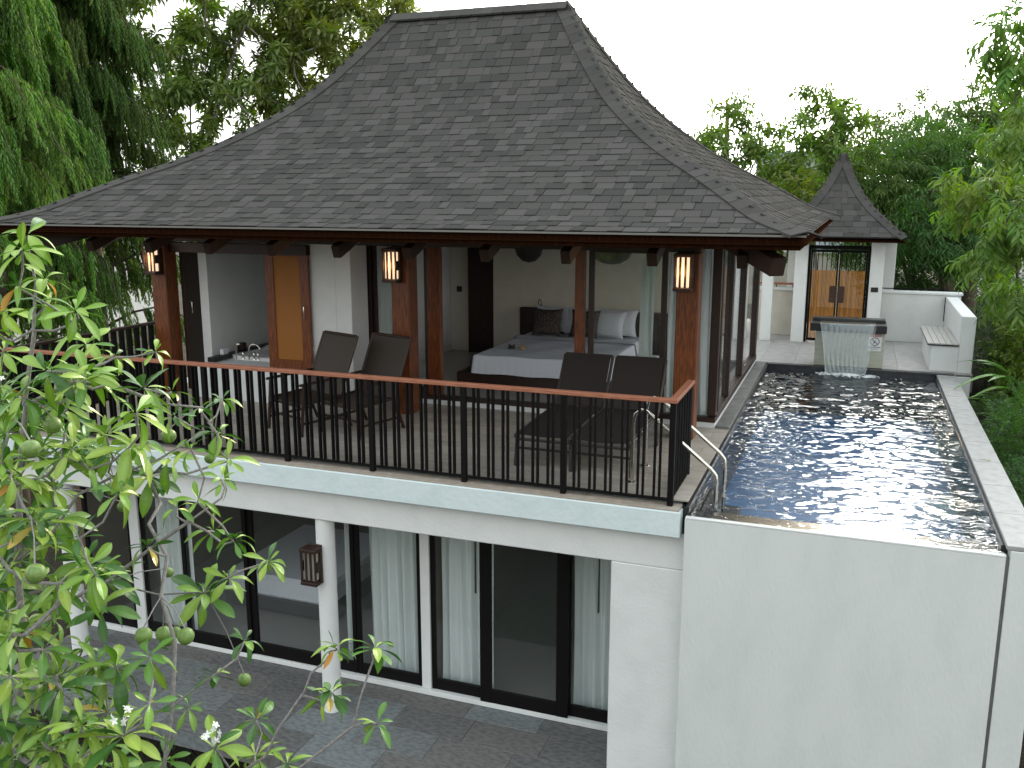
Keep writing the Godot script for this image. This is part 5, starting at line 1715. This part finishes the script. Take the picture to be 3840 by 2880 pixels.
	w = thing("garden_wall", "cream garden wall seen through the gate's upper bars", "wall", Vector3(0.5, 0, -19))
	bb("wall", w, M.cream, -6.0, -0.3, -19.2, 2.6, 1.25, -19.0)
	bb("coping", w, M.white, -6.0, 1.252, -19.25, 2.6, 1.32, -18.95)
	w = thing("neighbour_house", "white house with small dark window behind the drooping tree", "house", Vector3(7.0, -0.3, -21))
	bb("wall", w, M.white, 4.6, -0.4, -24.0, 9.0, 2.0, -20.5)
	bb("roof", w, M.sheath, 4.4, 2.002, -24.2, 9.2, 2.16, -20.3)
	var win := bb("window", w, M.black, 5.05, 0.70, -20.52, 5.62, 1.25, -20.47)
	bb("sill", win, M.white, 5.0, 0.62, -20.50, 5.68, 0.695, -20.40)
	w = thing("parasol", "blue parasol top glimpsed through the gate's upper bars", "parasol", Vector3(1.0, -0.2, -22.0))
	var s := ns()
	lathe(s, [Vector2(1.7, 1.75), Vector2(0.9, 2.05), Vector2(0.02, 2.35)], 8)
	put("canopy", s.commit(), M.blue_cloth, w)
	s = ns()
	tube(s, [Vector3(0, 0, 0), Vector3(0, 2.3, 0)], [0.03, 0.03], 8)
	put("pole", s.commit(), M.black_metal, w)
	w = thing("utility_pole", "thin utility pole with crossarm beyond the trees", "utility pole", Vector3(-4.4, 0, -34.4))
	s = ns()
	tube(s, [Vector3(0, -0.3, 0), Vector3(0, 6.75, 0)], [0.12, 0.09], 8)
	put("mast", s.commit(), M.bronze, w)
	bl("crossarm", w, M.bronze, Vector3(0, 6.6, 0), Vector3(1.2, 0.12, 0.12))
	for k in 3: bl("insulator", w, M.bronze, Vector3(-0.5 + k * 0.5, 6.72, 0), Vector3(0.06, 0.12, 0.06))
	w = thing("far_building", "blue-grey flat building half hidden behind sea mango trees", "building", Vector3(-0.8, 0, -30))
	bb("wall", w, M.far_wall, -2.6, -0.4, -34, 1.2, 4.3, -30)
	bb("roof", w, M.far_roof, -2.8, 4.302, -34.2, 1.4, 4.5, -29.8)
	for k in 3: bb("window", w, M.black, -2.2 + k * 1.1, 3.0, -30.02, -1.6 + k * 1.1, 3.8, -29.97)

func build_ground_floor_things() -> void:
	var g := "white sheer curtains"
	curtain("white sheer curtain spread wide beside the white pier downstairs", -4.02, -3.26, -3.02, -0.75, -1.18, 7.0, 0.0, g)
	curtain("narrow white curtain behind the downstairs column", -4.36, -4.17, -3.02, -0.75, -1.18, 2.0, 0.0, g)
	curtain("gathered white curtain at the open downstairs door's hinge side", -3.02, -2.36, -3.02, -0.75, -1.18, 5.0, 0.02, g)
	curtain("white curtain at the far side of the open downstairs door", -1.36, -0.74, -3.02, -0.75, -1.18, 5.0, 0.0, g)
	curtain("bluish curtain downstairs behind the mango branches", -7.30, -6.76, -3.02, -0.75, -1.18, 5.0, 0.0, g)
	curtain("pale curtain in the bedroom beside the lamp post", -4.90, -4.62, 0.11, 2.2, -3.32, 3.0, 0.0, g)
	curtain("pale curtain behind the sliding glass upstairs", -1.16, -0.98, 0.11, 2.2, -3.32, 2.0, 0.0, g)
	curtain("thin pale curtain strip between door and big post", -0.80, -0.68, 0.11, 2.2, -3.32, 1.5, 0.0, g)
	curtain("pale curtain in the glazed corner by the pool", -0.52, -0.30, 0.11, 2.2, -3.32, 2.5, 0.03, g)
	for k in 2:
		var x: float = [-2.56, -1.06][k]
		var t := thing("curtain_rod", ["dark curtain pull rod on the hinge-side curtain", "dark curtain pull rod on the far-side curtain"][k], "curtain rod", Vector3(x, -1.75, -1.10), 0.0, "curtain pull rods")
		var s := ns()
		tube(s, [Vector3(0, 0, 0), Vector3(0, 1.04, 0)], [0.012, 0.008], 8)
		put("rod", s.commit(), M.black, t)
	var b := thing("guest_bed", "bed with pale cover inside the downstairs room", "bed", Vector3(-6.0, -3.1, -2.6))
	bb("frame", b, M.black, -7.0, -3.05, -4.2, -5.2, -2.86, -2.12)
	bb("mattress", b, M.quilt, -6.98, -2.858, -4.2, -5.22, -2.52, -2.14, 0.05)

func _ready() -> void:
	# camera
	var cam := Camera3D.new()
	cam.name = "camera"
	add_child(cam)
	cam.position = Vector3(1.391, 2.878, 8.262)
	cam.rotation = Vector3(-0.204, 0.357, 0.0)
	cam.fov = rad_to_deg(2.0 * atan(1440.0 / 3445.0))
	cam.near = 0.05
	cam.far = 1200.0
	cam.current = true
	# sky and light
	var to_sun := Vector3(0.08, 0.31, -0.94).normalized()
	var pano := Image.create(512, 256, false, Image.FORMAT_RGBF)   # hazy white sky, paler blue overhead, bright round the sun
	for y in 256:
		var el := PI * (0.5 - (y + 0.5) / 256.0)
		for x in 512:
			var az := TAU * (x + 0.5) / 512.0
			var d := Vector3(sin(az) * cos(el), sin(el), -cos(az) * cos(el))
			var c := (Color(1.0, 1.0, 0.985) * 1.5).lerp(Color(0.80, 0.89, 0.95) * 1.45, smoothstep(0.05, 1.1, el))
			var ang := acos(clampf(d.dot(to_sun), -1.0, 1.0))
			var g := 16.0 * exp(-pow(ang / 0.29, 1.5))
			c = Color(c.r + g, c.g + g * 0.97, c.b + g * 0.90)
			if el < 0.0: c = c.lerp(Color(0.16, 0.17, 0.14), smoothstep(0.0, 0.06, -el))
			pano.set_pixel(x, y, c)
	var sky := PanoramaSkyMaterial.new()
	sky.panorama = ImageTexture.create_from_image(pano)
	sky.energy_multiplier = 1.0
	var env := Environment.new()
	env.background_mode = Environment.BG_SKY
	env.sky = Sky.new()
	env.sky.sky_material = sky
	env.tonemap_mode = Environment.TONE_MAPPER_LINEAR
	env.tonemap_exposure = 1.25
	env.sdfgi_enabled = true
	env.ssao_enabled = true
	env.ssil_enabled = true
	var we := WorldEnvironment.new()
	we.name = "world"
	we.environment = env
	add_child(we)
	var sun := DirectionalLight3D.new()
	sun.name = "sun"
	add_child(sun)
	sun.look_at_from_position(Vector3.ZERO, -to_sun, Vector3.UP)
	sun.light_color = Color(1.0, 0.90, 0.72)
	sun.light_energy = 0.6
	sun.light_angular_distance = 2.0
	sun.shadow_enabled = true
	# the place
	rng.seed = 7
	make_materials()
	make_tabs()
	build_ground()
	build_villa()
	build_terrace()
	build_pool()
	build_court()
	build_gate()
	rng.seed = 8
	build_railing()
	build_bed()
	build_lounger(-1.60, "dark sling sun lounger beside the bed's foot corner")
	build_lounger(-0.95, "dark sling sun lounger nearest the pool")
	build_chair(Vector3(-4.92, 0.0, -1.35), -0.35, "rattan reclining chair nearest the bath door")
	build_chair(Vector3(-4.22, 0.0, -1.45), -0.3, "rattan reclining chair before the lamp post")
	build_bath()
	build_ladder()
	wall_lamp(Vector3(-0.455, 2.0, -2.398), "lit slatted lamp on the wooden post nearest the pool", true)
	wall_lamp(Vector3(-4.20, 1.98, -2.398), "lit slatted lamp on the wooden post in mid balcony", true)
	wall_lamp(Vector3(-8.03, 1.97, -2.398), "lit slatted lamp on the wooden post by the bath", true)
	wall_lamp(Vector3(-4.13, -1.23, -0.162), "unlit dark slatted lamp on the white downstairs column", false)
	build_ground_floor_things()
	build_background()
	build_front_tree()
